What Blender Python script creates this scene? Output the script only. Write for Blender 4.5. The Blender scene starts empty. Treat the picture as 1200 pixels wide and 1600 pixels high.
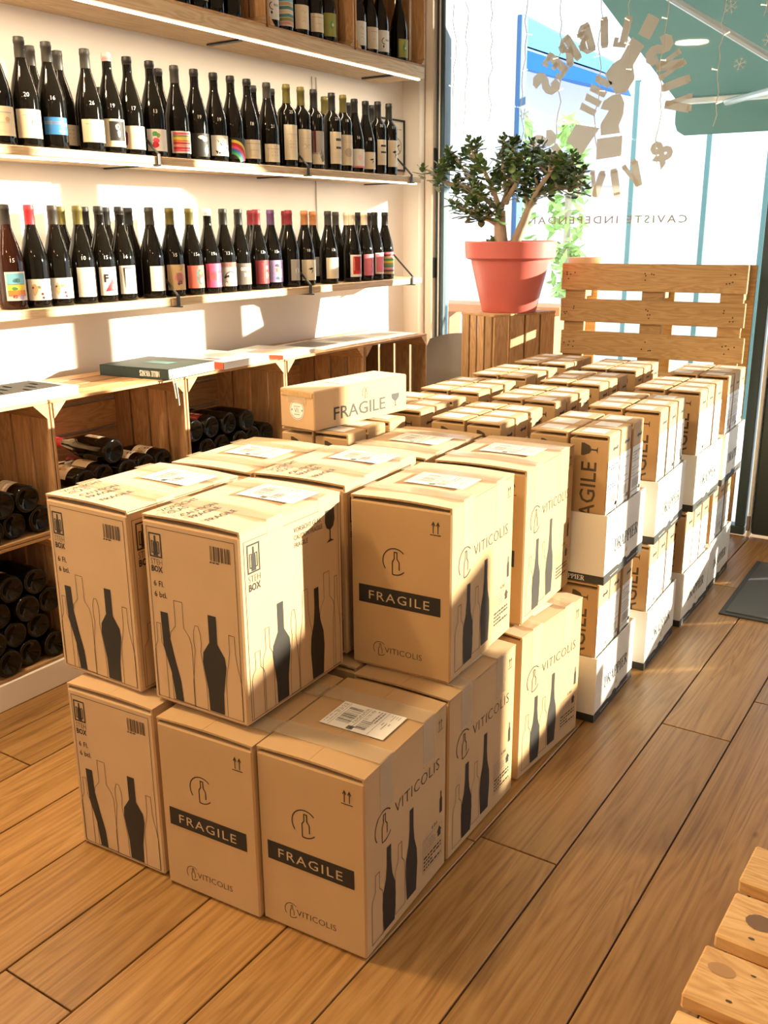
import bpy, bmesh, math, random
from mathutils import Vector, Matrix
from mathutils.geometry import tessellate_polygon
S = bpy.context.scene
COL = S.collection
random.seed(7)
PI = math.pi

# ------------------------------------------------------------------ camera
cam = bpy.data.cameras.new('camera')
cam.sensor_fit = 'HORIZONTAL'; cam.sensor_width = 36.0; cam.lens = 1479.27 / 1200 * 36.0
cam.clip_start = 0.02; cam.clip_end = 200
camo = bpy.data.objects.new('camera', cam); COL.objects.link(camo)
camo.matrix_world = (Matrix.Translation((0.822, -1.258, 1.351)) @ Matrix.Rotation(math.radians(31.643), 4, 'Z')
                     @ Matrix.Rotation(math.radians(73.469), 4, 'X') @ Matrix.Rotation(math.radians(-0.434), 4, 'Z'))
S.camera = camo

# ------------------------------------------------------------------ sky, sun, exposure
w = bpy.data.worlds.new('sky'); S.world = w; w.use_nodes = True
bg = w.node_tree.nodes['Background']
bg.inputs['Color'].default_value = (0.80, 0.90, 1.0, 1); bg.inputs['Strength'].default_value = 5.4
SUN_AZ, SUN_EL = math.radians(36.7), math.radians(8.9)
sd = bpy.data.lights.new('sun_offscreen', 'SUN'); sd.energy = 31.0; sd.angle = math.radians(0.6); sd.color = (1.0, 0.89, 0.68)
so = bpy.data.objects.new('sun_offscreen', sd); COL.objects.link(so)
to_sun = Vector((math.cos(SUN_AZ) * math.cos(SUN_EL), math.sin(SUN_AZ) * math.cos(SUN_EL), math.sin(SUN_EL)))
so.rotation_euler = to_sun.to_track_quat('Z', 'Y').to_euler(); so.location = (6, 6, 4)
S.view_settings.view_transform = 'Standard'; S.view_settings.look = 'None'
S.view_settings.gamma = 1.0; S.view_settings.use_curve_mapping = False
S.view_settings.exposure = -0.62

# ------------------------------------------------------------------ materials
M = {}
def nt(name):
    m = bpy.data.materials.new(name); m.use_nodes = True; M[name] = m
    return m, m.node_tree.nodes, m.node_tree.links, m.node_tree.nodes['Principled BSDF']
def mat(name, col, rough=.6, spec=.4, metal=0, emit=None, es=0, coat=0, alpha=1, trans=0):
    m, N, L, b = nt(name)
    b.inputs['Base Color'].default_value = (*col, 1); b.inputs['Roughness'].default_value = rough
    b.inputs['Specular IOR Level'].default_value = spec; b.inputs['Metallic'].default_value = metal
    b.inputs['Coat Weight'].default_value = coat
    if emit: b.inputs['Emission Color'].default_value = (*emit, 1); b.inputs['Emission Strength'].default_value = es
    if alpha < 1: b.inputs['Alpha'].default_value = alpha
    if trans: b.inputs['Transmission Weight'].default_value = trans
    return m
def ramp(N, stops):
    r = N.new('ShaderNodeValToRGB'); e = r.color_ramp.elements
    while len(e) < len(stops): e.new(0.5)
    for i, (p, c) in enumerate(stops): e[i].position = p; e[i].color = (*c, 1)
    return r
def wood(name, dark, mid, light, scale=(18, 1.2, 18), rough=.5, bump=.15, vary=.35, knots=True, axis=None, coords='Object', line=.5):
    """grain runs along the local axis with the small scale"""
    m, N, L, b = nt(name)
    tc = N.new('ShaderNodeTexCoord'); oi = N.new('ShaderNodeObjectInfo')
    add = N.new('ShaderNodeVectorMath'); add.operation = 'ADD'
    mul = N.new('ShaderNodeVectorMath'); mul.operation = 'SCALE'; mul.inputs[0].default_value = (37, 91, 53)
    L.new(oi.outputs['Random'], mul.inputs['Scale']); L.new(tc.outputs[coords], add.inputs[0]); L.new(mul.outputs[0], add.inputs[1])
    mp = N.new('ShaderNodeMapping'); mp.inputs['Scale'].default_value = scale; L.new(add.outputs[0], mp.inputs['Vector'])
    n1 = N.new('ShaderNodeTexNoise'); n1.inputs['Scale'].default_value = 1.0; n1.inputs['Detail'].default_value = 3
    n1.inputs['Distortion'].default_value = .6; L.new(mp.outputs[0], n1.inputs['Vector'])
    mp2 = N.new('ShaderNodeMapping'); mp2.inputs['Scale'].default_value = tuple(s * 9 if s > 5 else s * 4 for s in scale); L.new(add.outputs[0], mp2.inputs['Vector'])
    n2 = N.new('ShaderNodeTexNoise'); n2.inputs['Scale'].default_value = 1.0; n2.inputs['Detail'].default_value = 4; L.new(mp2.outputs[0], n2.inputs['Vector'])
    # rings from large noise -> cathedral grain
    mm = N.new('ShaderNodeMath'); mm.operation = 'MULTIPLY'; mm.inputs[1].default_value = 22; L.new(n1.outputs['Fac'], mm.inputs[0])
    fr = N.new('ShaderNodeMath'); fr.operation = 'PINGPONG'; fr.inputs[1].default_value = 1.0; L.new(mm.outputs[0], fr.inputs[0])
    mx = N.new('ShaderNodeMix'); mx.data_type = 'FLOAT'; mx.inputs[0].default_value = line
    L.new(fr.outputs[0], mx.inputs[2]); L.new(n2.outputs['Fac'], mx.inputs[3])
    r = ramp(N, [(.18, dark), (.5, mid), (.82, light)]); L.new(mx.outputs[0], r.inputs[0])
    hsv = N.new('ShaderNodeHueSaturation')
    vm = N.new('ShaderNodeMapRange'); vm.inputs['To Min'].default_value = 1 - vary; vm.inputs['To Max'].default_value = 1 + vary * .5
    L.new(oi.outputs['Random'], vm.inputs['Value']); L.new(vm.outputs[0], hsv.inputs['Value']); L.new(r.outputs[0], hsv.inputs['Color'])
    out = hsv.outputs[0]
    if knots:
        mpk = N.new('ShaderNodeMapping'); mpk.inputs['Scale'].default_value = tuple(6 if s > 5 else 2.6 for s in scale); L.new(add.outputs[0], mpk.inputs['Vector'])
        vo = N.new('ShaderNodeTexVoronoi'); vo.inputs['Scale'].default_value = 1.0; L.new(mpk.outputs[0], vo.inputs['Vector'])
        kr = ramp(N, [(.015, (.8, .8, .8)), (.055, (0, 0, 0))]); L.new(vo.outputs['Distance'], kr.inputs[0])
        mk = N.new('ShaderNodeMix'); mk.data_type = 'RGBA'; mk.inputs[7].default_value = (dark[0] * .45, dark[1] * .4, dark[2] * .4, 1)
        L.new(kr.outputs[0], mk.inputs[0]); L.new(out, mk.inputs[6]); out = mk.outputs[2]
    L.new(out, b.inputs['Base Color']); b.inputs['Roughness'].default_value = rough; b.inputs['Specular IOR Level'].default_value = .4
    bp = N.new('ShaderNodeBump'); bp.inputs['Strength'].default_value = bump; bp.inputs['Distance'].default_value = .002
    L.new(mx.outputs[0], bp.inputs['Height']); L.new(bp.outputs[0], b.inputs['Normal'])
    return m
def mottled(name, c1, c2, scale=6, rough=.8, bump=0, bscale=60, spec=.3, stretch=(1, 1, 1), vary=0):
    m, N, L, b = nt(name)
    tc = N.new('ShaderNodeTexCoord'); mp = N.new('ShaderNodeMapping'); mp.inputs['Scale'].default_value = stretch
    L.new(tc.outputs['Object'], mp.inputs['Vector'])
    n = N.new('ShaderNodeTexNoise'); n.inputs['Scale'].default_value = scale; n.inputs['Detail'].default_value = 5; L.new(mp.outputs[0], n.inputs['Vector'])
    r = ramp(N, [(.3, c1), (.7, c2)]); L.new(n.outputs['Fac'], r.inputs[0]); out = r.outputs[0]
    if vary:
        oi = N.new('ShaderNodeObjectInfo'); hsv = N.new('ShaderNodeHueSaturation'); vm = N.new('ShaderNodeMapRange')
        vm.inputs['To Min'].default_value = 1 - vary; vm.inputs['To Max'].default_value = 1 + vary
        L.new(oi.outputs['Random'], vm.inputs['Value']); L.new(vm.outputs[0], hsv.inputs['Value']); L.new(out, hsv.inputs['Color']); out = hsv.outputs[0]
    L.new(out, b.inputs['Base Color']); b.inputs['Roughness'].default_value = rough; b.inputs['Specular IOR Level'].default_value = spec
    if bump:
        n2 = N.new('ShaderNodeTexNoise'); n2.inputs['Scale'].default_value = bscale; L.new(mp.outputs[0], n2.inputs['Vector'])
        bp = N.new('ShaderNodeBump'); bp.inputs['Strength'].default_value = bump; bp.inputs['Distance'].default_value = .003
        L.new(n2.outputs['Fac'], bp.inputs['Height']); L.new(bp.outputs[0], b.inputs['Normal'])
    return m
wood('oak_floor', (.19, .088, .026), (.345, .18, .058), (.45, .255, .092), scale=(12, .7, 12), rough=.36, bump=.3, vary=.2, line=.76)
wood('crate_wood', (.45, .255, .12), (.56, .335, .165), (.64, .405, .215), scale=(3, 16, 16), rough=.65, bump=.15, vary=.25)
wood('crate_wood_v', (.45, .255, .12), (.56, .335, .165), (.64, .405, .215), scale=(16, 16, 2.2), rough=.65, bump=.15, vary=.25)
wood('shelf_wood', (.50, .35, .20), (.62, .46, .28), (.70, .54, .35), scale=(20, 1.5, 20), rough=.6, bump=.1, vary=.06, knots=False)
wood('pallet_wood', (.43, .265, .115), (.52, .335, .155), (.59, .40, .20), scale=(2.2, 20, 20), rough=.7, bump=.2, vary=.15)
wood('bench_wood', (.58, .32, .115), (.72, .44, .18), (.79, .52, .24), scale=(2.5, 18, 18), rough=.6, bump=.12, vary=.1)
mottled('kraft', (.47, .292, .135), (.54, .345, .165), scale=4, rough=.72, bump=.05, bscale=25, stretch=(1, 1, 1))
mottled('kraft_pale', (.52, .335, .175), (.585, .385, .21), scale=4, rough=.72, bump=.05, bscale=25)
mottled('kraft_small', (.47, .30, .145), (.55, .36, .18), scale=6, rough=.72, vary=.08)
for n_, sw in (('kraft', .35), ('kraft_pale', .35), ('kraft_small', .15)):
    b_ = M[n_].node_tree.nodes['Principled BSDF']; b_.inputs['Sheen Weight'].default_value = sw; b_.inputs['Sheen Roughness'].default_value = .45; b_.inputs['Sheen Tint'].default_value = (1, .93, .8, 1)
mottled('kraft_edge', (.45, .285, .135), (.53, .34, .165), scale=160, rough=.9, bump=.6, bscale=200, stretch=(1, 1, .3))
mottled('white_card', (.80, .77, .70), (.86, .83, .77), scale=5, rough=.6)
mottled('plaster', (.80, .74, .69), (.87, .82, .77), scale=1.6, rough=.85, bump=.12, bscale=9)
mat('white_paint', (.85, .83, .80), .6); mat('ceiling_white', (.86, .84, .80), .8)
mat('ink', (.022, .018, .014), .55); mat('ink_brown', (.075, .05, .03), .6); mat('ink_grey', (.19, .17, .15), .6); mat('kraft_ink', (.55, .40, .24), .6)
mat('paper', (.84, .82, .77), .55); mat('paper_cream', (.80, .70, .53), .55); mat('paper_white', (.88, .87, .85), .5); mat('print_grey', (.42, .40, .38), .6); mat('print_pale', (.66, .60, .52), .6)
mat('opal', (.86, .84, .78), .5); mat('subfloor', (.32, .19, .085), .8); mat('vinyl_dark', (.40, .39, .35), .7); mat('band_dark', (.035, .034, .03), .5)
mat('bottle_glass', (.006, .005, .0035), .05, .32); mat('bottle_olive', (.04, .034, .006), .05, .35); mat('bottle_brown', (.03, .008, .004), .05, .35)
mat('black_metal', (.02, .02, .022), .45, .4); mat('frame_black', (.015, .015, .016), .4)
mat('door_green', (.045, .062, .062), .45); mat('frame_slate', (.06, .10, .125), .4); mat('sill_pale', (.80, .72, .63), .7)
mat('pot_pink', (.66, .165, .145), .42); mat('soil', (.06, .035, .02), .95)
mat('chair_grey', (.15, .15, .155), .35, .5); mat('chrome', (.7, .7, .7), .2, .5, 1)
mat('mat_grey', (.085, .088, .085), .95); mat('mat_edge', (.05, .05, .05), .7)
mat('led', (1, 1, 1), .5, emit=(1, .86, .64), es=9.0); mat('bulb', (1, 1, 1), .4, emit=(1, .86, .62), es=2.0); mat('wire_white', (.85, .85, .83), .5)
mottled('leaf', (.075, .165, .05), (.17, .29, .095), scale=40, rough=.35, spec=.5, vary=.4)
mottled('bark', (.42, .35, .26), (.56, .48, .37), scale=30, rough=.85, bump=.3, bscale=60)
for n, c in {'red': (.62, .03, .04), 'crimson': (.21, .02, .03), 'pink': (.78, .22, .30), 'hot_pink': (.80, .10, .22), 'coral': (.82, .20, .15), 'orange': (.72, .26, .06),
             'yellow': (.85, .66, .10), 'blue': (.04, .20, .52), 'sky_blue': (.22, .55, .75), 'green': (.08, .36, .12), 'olive': (.33, .33, .08), 'cap_olive': (.115, .095, .018), 'purple': (.13, .06, .16),
             'lilac': (.45, .35, .66), 'teal': (.10, .30, .30), 'cap_grey': (.040, .036, .031), 'cap_black': (.014, .013, .012), 'knot_brown': (.20, .115, .06), 'knot_tan': (.44, .25, .11), 'cap_cream': (.82, .68, .50), 'copper': (.42, .17, .06),
             'wax_pink': (.80, .30, .30), 'blush': (.84, .60, .62), 'tan': (.62, .44, .24), 'salmon': (.80, .38, .30), 'book_green': (.018, .038, .032), 'book_red': (.66, .12, .06), 'ribbon': (.35, .45, .38), 'wine': (.16, .02, .03)}.items():
    mat(n, c, .5)
m, N, L, b = nt('tape'); b.inputs['Base Color'].default_value = (.72, .58, .40, 1); b.inputs['Roughness'].default_value = .16; b.inputs['Specular IOR Level'].default_value = .8; b.inputs['Alpha'].default_value = .34
def glass(name, tint, refl):
    m = bpy.data.materials.new(name); m.use_nodes = True; M[name] = m; N = m.node_tree.nodes; L = m.node_tree.links
    N.remove(N['Principled BSDF']); t = N.new('ShaderNodeBsdfTransparent'); t.inputs[0].default_value = (*tint, 1)
    g = N.new('ShaderNodeBsdfGlossy'); g.inputs['Roughness'].default_value = .02; lw = N.new('ShaderNodeFresnel'); lw.inputs[0].default_value = refl
    x = N.new('ShaderNodeMixShader'); L.new(lw.outputs[0], x.inputs[0]); L.new(t.outputs[0], x.inputs[1]); L.new(g.outputs[0], x.inputs[2]); L.new(x.outputs[0], N['Material Output'].inputs[0])
glass('window_glass', (.97, .985, .98), 1.18)
m = bpy.data.materials.new('vinyl'); m.use_nodes = True; M['vinyl'] = m; N = m.node_tree.nodes; L = m.node_tree.links
N.remove(N['Principled BSDF']); d = N.new('ShaderNodeBsdfDiffuse'); d.inputs[0].default_value = (.86, .84, .76, 1); t = N.new('ShaderNodeBsdfTranslucent'); t.inputs[0].default_value = (.46, .45, .40, 1)
x = N.new('ShaderNodeMixShader'); x.inputs[0].default_value = .35; L.new(d.outputs[0], x.inputs[1]); L.new(t.outputs[0], x.inputs[2]); L.new(x.outputs[0], N['Material Output'].inputs[0])
m = bpy.data.materials.new('awning_cloth'); m.use_nodes = True; M['awning_cloth'] = m; N = m.node_tree.nodes; L = m.node_tree.links
N.remove(N['Principled BSDF']); d = N.new('ShaderNodeBsdfDiffuse'); d.inputs[0].default_value = (.24, .36, .33, 1); t = N.new('ShaderNodeBsdfTranslucent'); t.inputs[0].default_value = (.17, .27, .24, 1)
x = N.new('ShaderNodeMixShader'); x.inputs[0].default_value = .5; L.new(d.outputs[0], x.inputs[1]); L.new(t.outputs[0], x.inputs[2]); L.new(x.outputs[0], N['Material Output'].inputs[0])

# ------------------------------------------------------------------ mesh helpers
class MB:
    def __init__(s): s.v = []; s.f = []; s.m = []; s.mats = []; s.cur = 0
    def use(s, name):
        if name not in s.mats: s.mats.append(name)
        s.cur = s.mats.index(name); return s
    def face(s, idx): s.f.append(tuple(idx)); s.m.append(s.cur)
    def quad(s, a, b, c, d):
        n = len(s.v); s.v += [tuple(a), tuple(b), tuple(c), tuple(d)]; s.face((n, n + 1, n + 2, n + 3))
    def box(s, c, size, bev=0, mx=None):
        hx, hy, hz = size[0] / 2, size[1] / 2, size[2] / 2; c = Vector(c); n = len(s.v)
        bev = min(bev, hx * .45, hy * .45, hz * .45)
        def P(p): 
            p = Vector(p); p = (mx @ p if mx else p) + c; s.v.append(tuple(p))
        if bev <= 0:
            for x in (-hx, hx):
                for y in (-hy, hy):
                    for z in (-hz, hz): P((x, y, z))
            for q in ((0, 1, 3, 2), (4, 6, 7, 5), (0, 4, 5, 1), (2, 3, 7, 6), (0, 2, 6, 4), (1, 5, 7, 3)): s.face([n + i for i in q])
            return s
        for sx in (-1, 1):
            for sy in (-1, 1):
                for sz in (-1, 1):
                    P((sx * hx, sy * (hy - bev), sz * (hz - bev))); P((sx * (hx - bev), sy * hy, sz * (hz - bev))); P((sx * (hx - bev), sy * (hy - bev), sz * hz))
        I = lambda x, y, z, k: n + ((x * 2 + y) * 2 + z) * 3 + k
        for a in (0, 1):
            o = (lambda l: l) if a else (lambda l: l[::-1])
            s.face(o([I(a, 0, 0, 0), I(a, 1, 0, 0), I(a, 1, 1, 0), I(a, 0, 1, 0)]))
            s.face(o([I(0, a, 0, 1), I(0, a, 1, 1), I(1, a, 1, 1), I(1, a, 0, 1)]))
            s.face(o([I(0, 0, a, 2), I(1, 0, a, 2), I(1, 1, a, 2), I(0, 1, a, 2)]))
        for a in (0, 1):
            for b_ in (0, 1):
                s.face([I(a, b_, 0, 0), I(a, b_, 1, 0), I(a, b_, 1, 1), I(a, b_, 0, 1)])
                s.face([I(a, 0, b_, 0), I(a, 1, b_, 0), I(a, 1, b_, 2), I(a, 0, b_, 2)])
                s.face([I(0, a, b_, 1), I(1, a, b_, 1), I(1, a, b_, 2), I(0, a, b_, 2)])
                for c_ in (0, 1): s.face([I(a, b_, c_, 0), I(a, b_, c_, 1), I(a, b_, c_, 2)])
        return s
    def lathe(s, prof, seg=20, mx=None, cap=True):
        n = len(s.v); k = len(prof)
        for r, z in prof:
            for i in range(seg):
                a = 2 * PI * i / seg; p = Vector((r * math.cos(a), r * math.sin(a), z)); s.v.append(tuple(mx @ p if mx else p))
        for j in range(k - 1):
            for i in range(seg):
                i2 = (i + 1) % seg; s.face((n + j * seg + i, n + j * seg + i2, n + (j + 1) * seg + i2, n + (j + 1) * seg + i))
        if cap:
            s.face([n + i for i in range(seg)][::-1]); s.face([n + (k - 1) * seg + i for i in range(seg)])
        return s
    def tube(s, pts, r, seg=6, cap=True):
        pts = [Vector(p) for p in pts]; rs = r if isinstance(r, (list, tuple)) else [r] * len(pts); n = len(s.v); up = None
        for i, p in enumerate(pts):
            d = (pts[min(i + 1, len(pts) - 1)] - pts[max(i - 1, 0)]).normalized()
            if up is None: up = d.orthogonal().normalized()
            up = (up - d * up.dot(d)).normalized() if (up - d * up.dot(d)).length > 1e-6 else d.orthogonal().normalized()
            q = d.cross(up)
            for j in range(seg):
                a = 2 * PI * j / seg; s.v.append(tuple(p + (up * math.cos(a) + q * math.sin(a)) * rs[i]))
        for i in range(len(pts) - 1):
            for j in range(seg):
                j2 = (j + 1) % seg; s.face((n + i * seg + j, n + i * seg + j2, n + (i + 1) * seg + j2, n + (i + 1) * seg + j))
        if cap: s.face([n + j for j in range(seg)][::-1]); s.face([n + (len(pts) - 1) * seg + j for j in range(seg)])
        return s
    def prism(s, poly, z0, z1, mx=None):
        n = len(s.v); k = len(poly)
        for z in (z0, z1):
            for x, y in poly:
                p = Vector((x, y, z)); s.v.append(tuple(mx @ p if mx else p))
        s.face([n + i for i in range(k)][::-1]); s.face([n + k + i for i in range(k)])
        for i in range(k): s.face((n + i, n + (i + 1) % k, n + k + (i + 1) % k, n + k + i))
        return s
    def mesh(s, name, material=None, smooth=0):
        me = bpy.data.meshes.new(name); me.from_pydata(s.v, [], s.f)
        mats = s.mats or [material]
        for q in mats: me.materials.append(M[q])
        if s.mats: me.polygons.foreach_set('material_index', s.m)
        bm = bmesh.new(); bm.from_mesh(me); bmesh.ops.recalc_face_normals(bm, faces=bm.faces); bm.to_mesh(me); bm.free()
        if smooth:
            me.polygons.foreach_set('use_smooth', [True] * len(me.polygons)); me.set_sharp_from_angle(angle=math.radians(smooth))
        me.update(); return me
def ob(name, me, parent=None, loc=(0, 0, 0), rz=0, rot=None):
    o = bpy.data.objects.new(name, me); COL.objects.link(o); o.location = loc
    o.rotation_euler = rot if rot else (0, 0, rz)
    if parent: o.parent = parent
    return o
def tag(o, label, cat, group=None):
    o['label'] = label; o['category'] = cat
    if group: o['group'] = group
    return o
def thing(name, label, cat, loc=(0, 0, 0), rz=0, group=None, rot=None):
    return tag(ob(name, None, None, loc, rz, rot), label, cat, group)
def struct(name, me, parent=None, loc=(0, 0, 0), rz=0):
    o = ob(name, me, parent, loc, rz)
    if not parent: o['kind'] = 'structure'
    return o
def bx(name, c, size, material, parent=None, bev=.002, rz=0):
    """one box object with its own centre at c"""
    return ob(name, MB().box((0, 0, 0), size, bev).mesh(name, material), parent, c, rz)

# ------------------------------------------------------------------ flat print (lettering, drawings), laid on a surface
FONT = {}
def glyphs(txt, off=0.0, sp=1.0):
    key = (txt, off, sp)
    if key not in FONT:
        cu = bpy.data.curves.new('lettering', 'FONT'); cu.body = txt; cu.size = 1; cu.resolution_u = 2; cu.offset = off; cu.space_character = sp
        o = bpy.data.objects.new('lettering', cu); COL.objects.link(o)
        me = bpy.data.meshes.new_from_object(o.evaluated_get(bpy.context.evaluated_depsgraph_get()))
        V = [(v.co.x, v.co.y) for v in me.vertices]; F = [tuple(p.vertices) for p in me.polygons]
        bpy.data.objects.remove(o); bpy.data.curves.remove(cu); bpy.data.meshes.remove(me)
        FONT[key] = (V, F)
    return FONT[key]
class Pr(MB):
    """2-D print: x to the right, y up, metres"""
    lift = 0; cnt = 0
    def poly(s, pts):
        s.cnt += 1; n = len(s.v); s.v += [(p[0], p[1], s.lift * s.cnt) for p in pts]
        if len(pts) <= 4: s.face(range(n, n + len(pts))); return s
        for t in tessellate_polygon([[Vector((p[0], p[1], 0)) for p in pts]]): s.face([n + i for i in t])
        return s
    def rect(s, x0, y0, x1, y1): return s.poly([(x0, y0), (x1, y0), (x1, y1), (x0, y1)])
    def line(s, pts, w, closed=False):
        pts = [Vector((p[0], p[1])) for p in pts]; k = len(pts); Ls = []; Rs = []
        for i in range(k):
            a = pts[i - 1] if (i > 0 or closed) else None; c = pts[(i + 1) % k] if (i < k - 1 or closed) else None; p = pts[i]
            d1 = (p - a).normalized() if a is not None else None; d2 = (c - p).normalized() if c is not None else None
            if d1 is None: d1 = d2
            if d2 is None: d2 = d1
            n1 = Vector((-d1.y, d1.x)); n2 = Vector((-d2.y, d2.x)); nn = n1 + n2
            nn = n1 if nn.length < .2 else nn.normalized(); sc = min(1 / max(nn.dot(n1), .4), 1.8)
            Ls.append(p + nn * w / 2 * sc); Rs.append(p - nn * w / 2 * sc)
        for i in range(k if closed else k - 1):
            j = (i + 1) % k; s.poly([Ls[i], Rs[i], Rs[j], Ls[j]])
        return s
    def arc(s, cx, cy, r, a0, a1, w, n=20): return s.line([(cx + r * math.cos(math.radians(a0 + (a1 - a0) * i / n)), cy + r * math.sin(math.radians(a0 + (a1 - a0) * i / n))) for i in range(n + 1)], w)
    def disc(s, cx, cy, r, n=16, sy=1): return s.poly([(cx + r * math.cos(2 * PI * i / n), cy + sy * r * math.sin(2 * PI * i / n)) for i in range(n)])
    def text(s, txt, x, y, h, off=0.0, width=None, align='L', rot=0, sx=1, sp=1.0):
        V, F = glyphs(txt, off, sp)
        if not V: return s
        x0 = min(p[0] for p in V); x1 = max(p[0] for p in V); k = h / .72
        kx = k * sx if width is None else width / max(x1 - x0, 1e-6)
        ox = {'L': 0, 'C': -(x1 - x0) * kx / 2, 'R': -(x1 - x0) * kx}[align]; c, q = math.cos(rot), math.sin(rot); n = len(s.v)
        for px, py in V:
            a = (px - x0) * kx + ox; b_ = py * k; s.v.append((x + a * c - b_ * q, y + a * q + b_ * c, 0))
        for f in F: s.face([n + i for i in f])
        return s
    def xf(s, n0, fn):
        for i in range(n0, len(s.v)): s.v[i] = (*fn(s.v[i][0], s.v[i][1]), s.v[i][2])
    def on(s, name, O, U, V, thick=0):
        """mesh laid on the plane O + x U + y V"""
        O, U, V = Vector(O), Vector(U), Vector(V); q = MB(); q.mats = list(s.mats); q.f = list(s.f); q.m = list(s.m)
        Nn = U.cross(V); q.v = [tuple(O + U * p[0] + V * p[1] + Nn * p[2]) for p in s.v]
        me = bpy.data.meshes.new(name); me.from_pydata(q.v, [], q.f)
        for t in q.mats: me.materials.append(M[t])
        me.polygons.foreach_set('material_index', q.m); me.update(); return me
    def round(s, name, r, step=.008):
        """mesh wrapped on an upright cylinder of radius r facing +x"""
        me = bpy.data.meshes.new(name); me.from_pydata(s.v, [], s.f)
        for t in s.mats: me.materials.append(M[t])
        me.polygons.foreach_set('material_index', s.m)
        bm = bmesh.new(); bm.from_mesh(me); xs = [v.co.x for v in bm.verts]; x = min(xs) + step
        while x < max(xs):
            bmesh.ops.bisect_plane(bm, geom=bm.verts[:] + bm.edges[:] + bm.faces[:], plane_co=(x, 0, 0), plane_no=(1, 0, 0)); x += step
        for v in bm.verts:
            a = v.co.x / r; v.co = Vector((r * math.cos(a), r * math.sin(a), v.co.y))
        bm.to_mesh(me); bm.free(); me.polygons.foreach_set('use_smooth', [True] * len(me.polygons)); me.update(); return me
# serif letters drawn with strokes: (points, heavy?)
SER = {
 'D': (.78, [([(.2, 0), (.2, 1)], 1), ([(.04, 1), (.42, 1), (.62, .88), (.7, .65), (.7, .35), (.62, .12), (.42, 0), (.04, 0)], 0), ([(.62, .85), (.7, .65), (.7, .35), (.62, .15)], 1)]),
 'R': (.80, [([(.2, 0), (.2, 1)], 1), ([(.04, 1), (.45, 1), (.6, .88), (.6, .64), (.45, .52), (.2, .52)], 0), ([(.58, .9), (.62, .76), (.58, .62)], 1), ([(.4, .52), (.7, 0)], 1), ([(.04, 0), (.36, 0)], 0), ([(.58, 0), (.82, 0)], 0)]),
 'A': (.80, [([(.1, 0), (.4, 1)], 0), ([(.38, 1), (.68, 0)], 1), ([(.2, .32), (.58, .32)], 0), ([(0, 0), (.22, 0)], 0), ([(.54, 0), (.82, 0)], 0)]),
 'P': (.70, [([(.2, 0), (.2, 1)], 1), ([(.04, 1), (.45, 1), (.6, .88), (.6, .6), (.45, .47), (.2, .47)], 0), ([(.58, .9), (.62, .74), (.58, .58)], 1), ([(.04, 0), (.36, 0)], 0)]),
 'I': (.42, [([(.2, 0), (.2, 1)], 1), ([(.04, 0), (.36, 0)], 0), ([(.04, 1), (.36, 1)], 0)]),
 'E': (.72, [([(.2, 0), (.2, 1)], 1), ([(.04, 1), (.6, 1), (.6, .78)], 0), ([(.2, .52), (.46, .52)], 0), ([(.46, .62), (.46, .42)], 0), ([(.04, 0), (.64, 0), (.64, .24)], 0)]),
 'V': (.78, [([(.12, 1), (.4, 0)], 1), ([(.38, 0), (.66, 1)], 0), ([(0, 1), (.26, 1)], 0), ([(.54, 1), (.78, 1)], 0)]),
 'N': (.86, [([(.16, 0), (.16, 1)], 0), ([(.14, 1), (.68, 0)], 1), ([(.68, 0), (.68, 1)], 0), ([(.02, 0), (.3, 0)], 0), ([(0, 1), (.2, 1)], 0), ([(.56, 1), (.82, 1)], 0)]),
 'S': (.66, [([(.54, .76), (.46, .93), (.3, .99), (.14, .92), (.1, .76), (.2, .6), (.42, .46), (.52, .3), (.5, .12), (.34, .01), (.16, .05), (.06, .24)], 1)]),
 'L': (.66, [([(.2, 0), (.2, 1)], 1), ([(.04, 1), (.36, 1)], 0), ([(.04, 0), (.58, 0), (.58, .26)], 0)]),
 'B': (.74, [([(.2, 0), (.2, 1)], 1), ([(.04, 1), (.42, 1), (.55, .88), (.55, .66), (.42, .53), (.2, .53)], 0), ([(.42, .53), (.6, .42), (.62, .16), (.46, 0), (.04, 0)], 0), ([(.56, .86), (.56, .68)], 1), ([(.62, .4), (.62, .14)], 1)]),
 'T': (.72, [([(.34, 0), (.34, 1)], 1), ([(.04, .76), (.04, 1), (.64, 1), (.64, .76)], 0), ([(.18, 0), (.5, 0)], 0)]),
 'C': (.74, [([(.64, .78), (.56, .94), (.38, 1), (.18, .88), (.1, .5), (.18, .12), (.38, 0), (.56, .06), (.66, .24)], 0), ([(.15, .8), (.1, .5), (.15, .2)], 1)]),
 'G': (.78, [([(.64, .78), (.56, .94), (.38, 1), (.18, .88), (.1, .5), (.18, .12), (.38, 0), (.62, .08), (.62, .4), (.44, .4)], 0), ([(.15, .8), (.1, .5), (.15, .2)], 1)]),
 'M': (.98, [([(.16, 0), (.16, 1)], 0), ([(.16, 1), (.46, .1), (.76, 1)], 0), ([(.78, 0), (.78, 1)], 1), ([(.02, 0), (.3, 0)], 0), ([(.64, 0), (.92, 0)], 0)]),
 'H': (.84, [([(.2, 0), (.2, 1)], 1), ([(.66, 0), (.66, 1)], 1), ([(.2, .5), (.66, .5)], 0)])}
def serif(p, txt, x, y, h, heavy=.16, thin=.06, sx=1):
    """draws the word from x rightwards, returns its end"""
    for ch in txt:
        if ch == ' ': x += .4 * h * sx; continue
        wd, st = SER[ch]
        for pts, hv in st: p.line([(x + a * h * sx, y + b_ * h) for a, b_ in pts], (heavy if hv else thin) * h)
        x += wd * h * sx
    return x
def serif_w(txt, h, sx=1): return sum((.4 if c == ' ' else SER[c][0]) * h * sx for c in txt)
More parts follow.
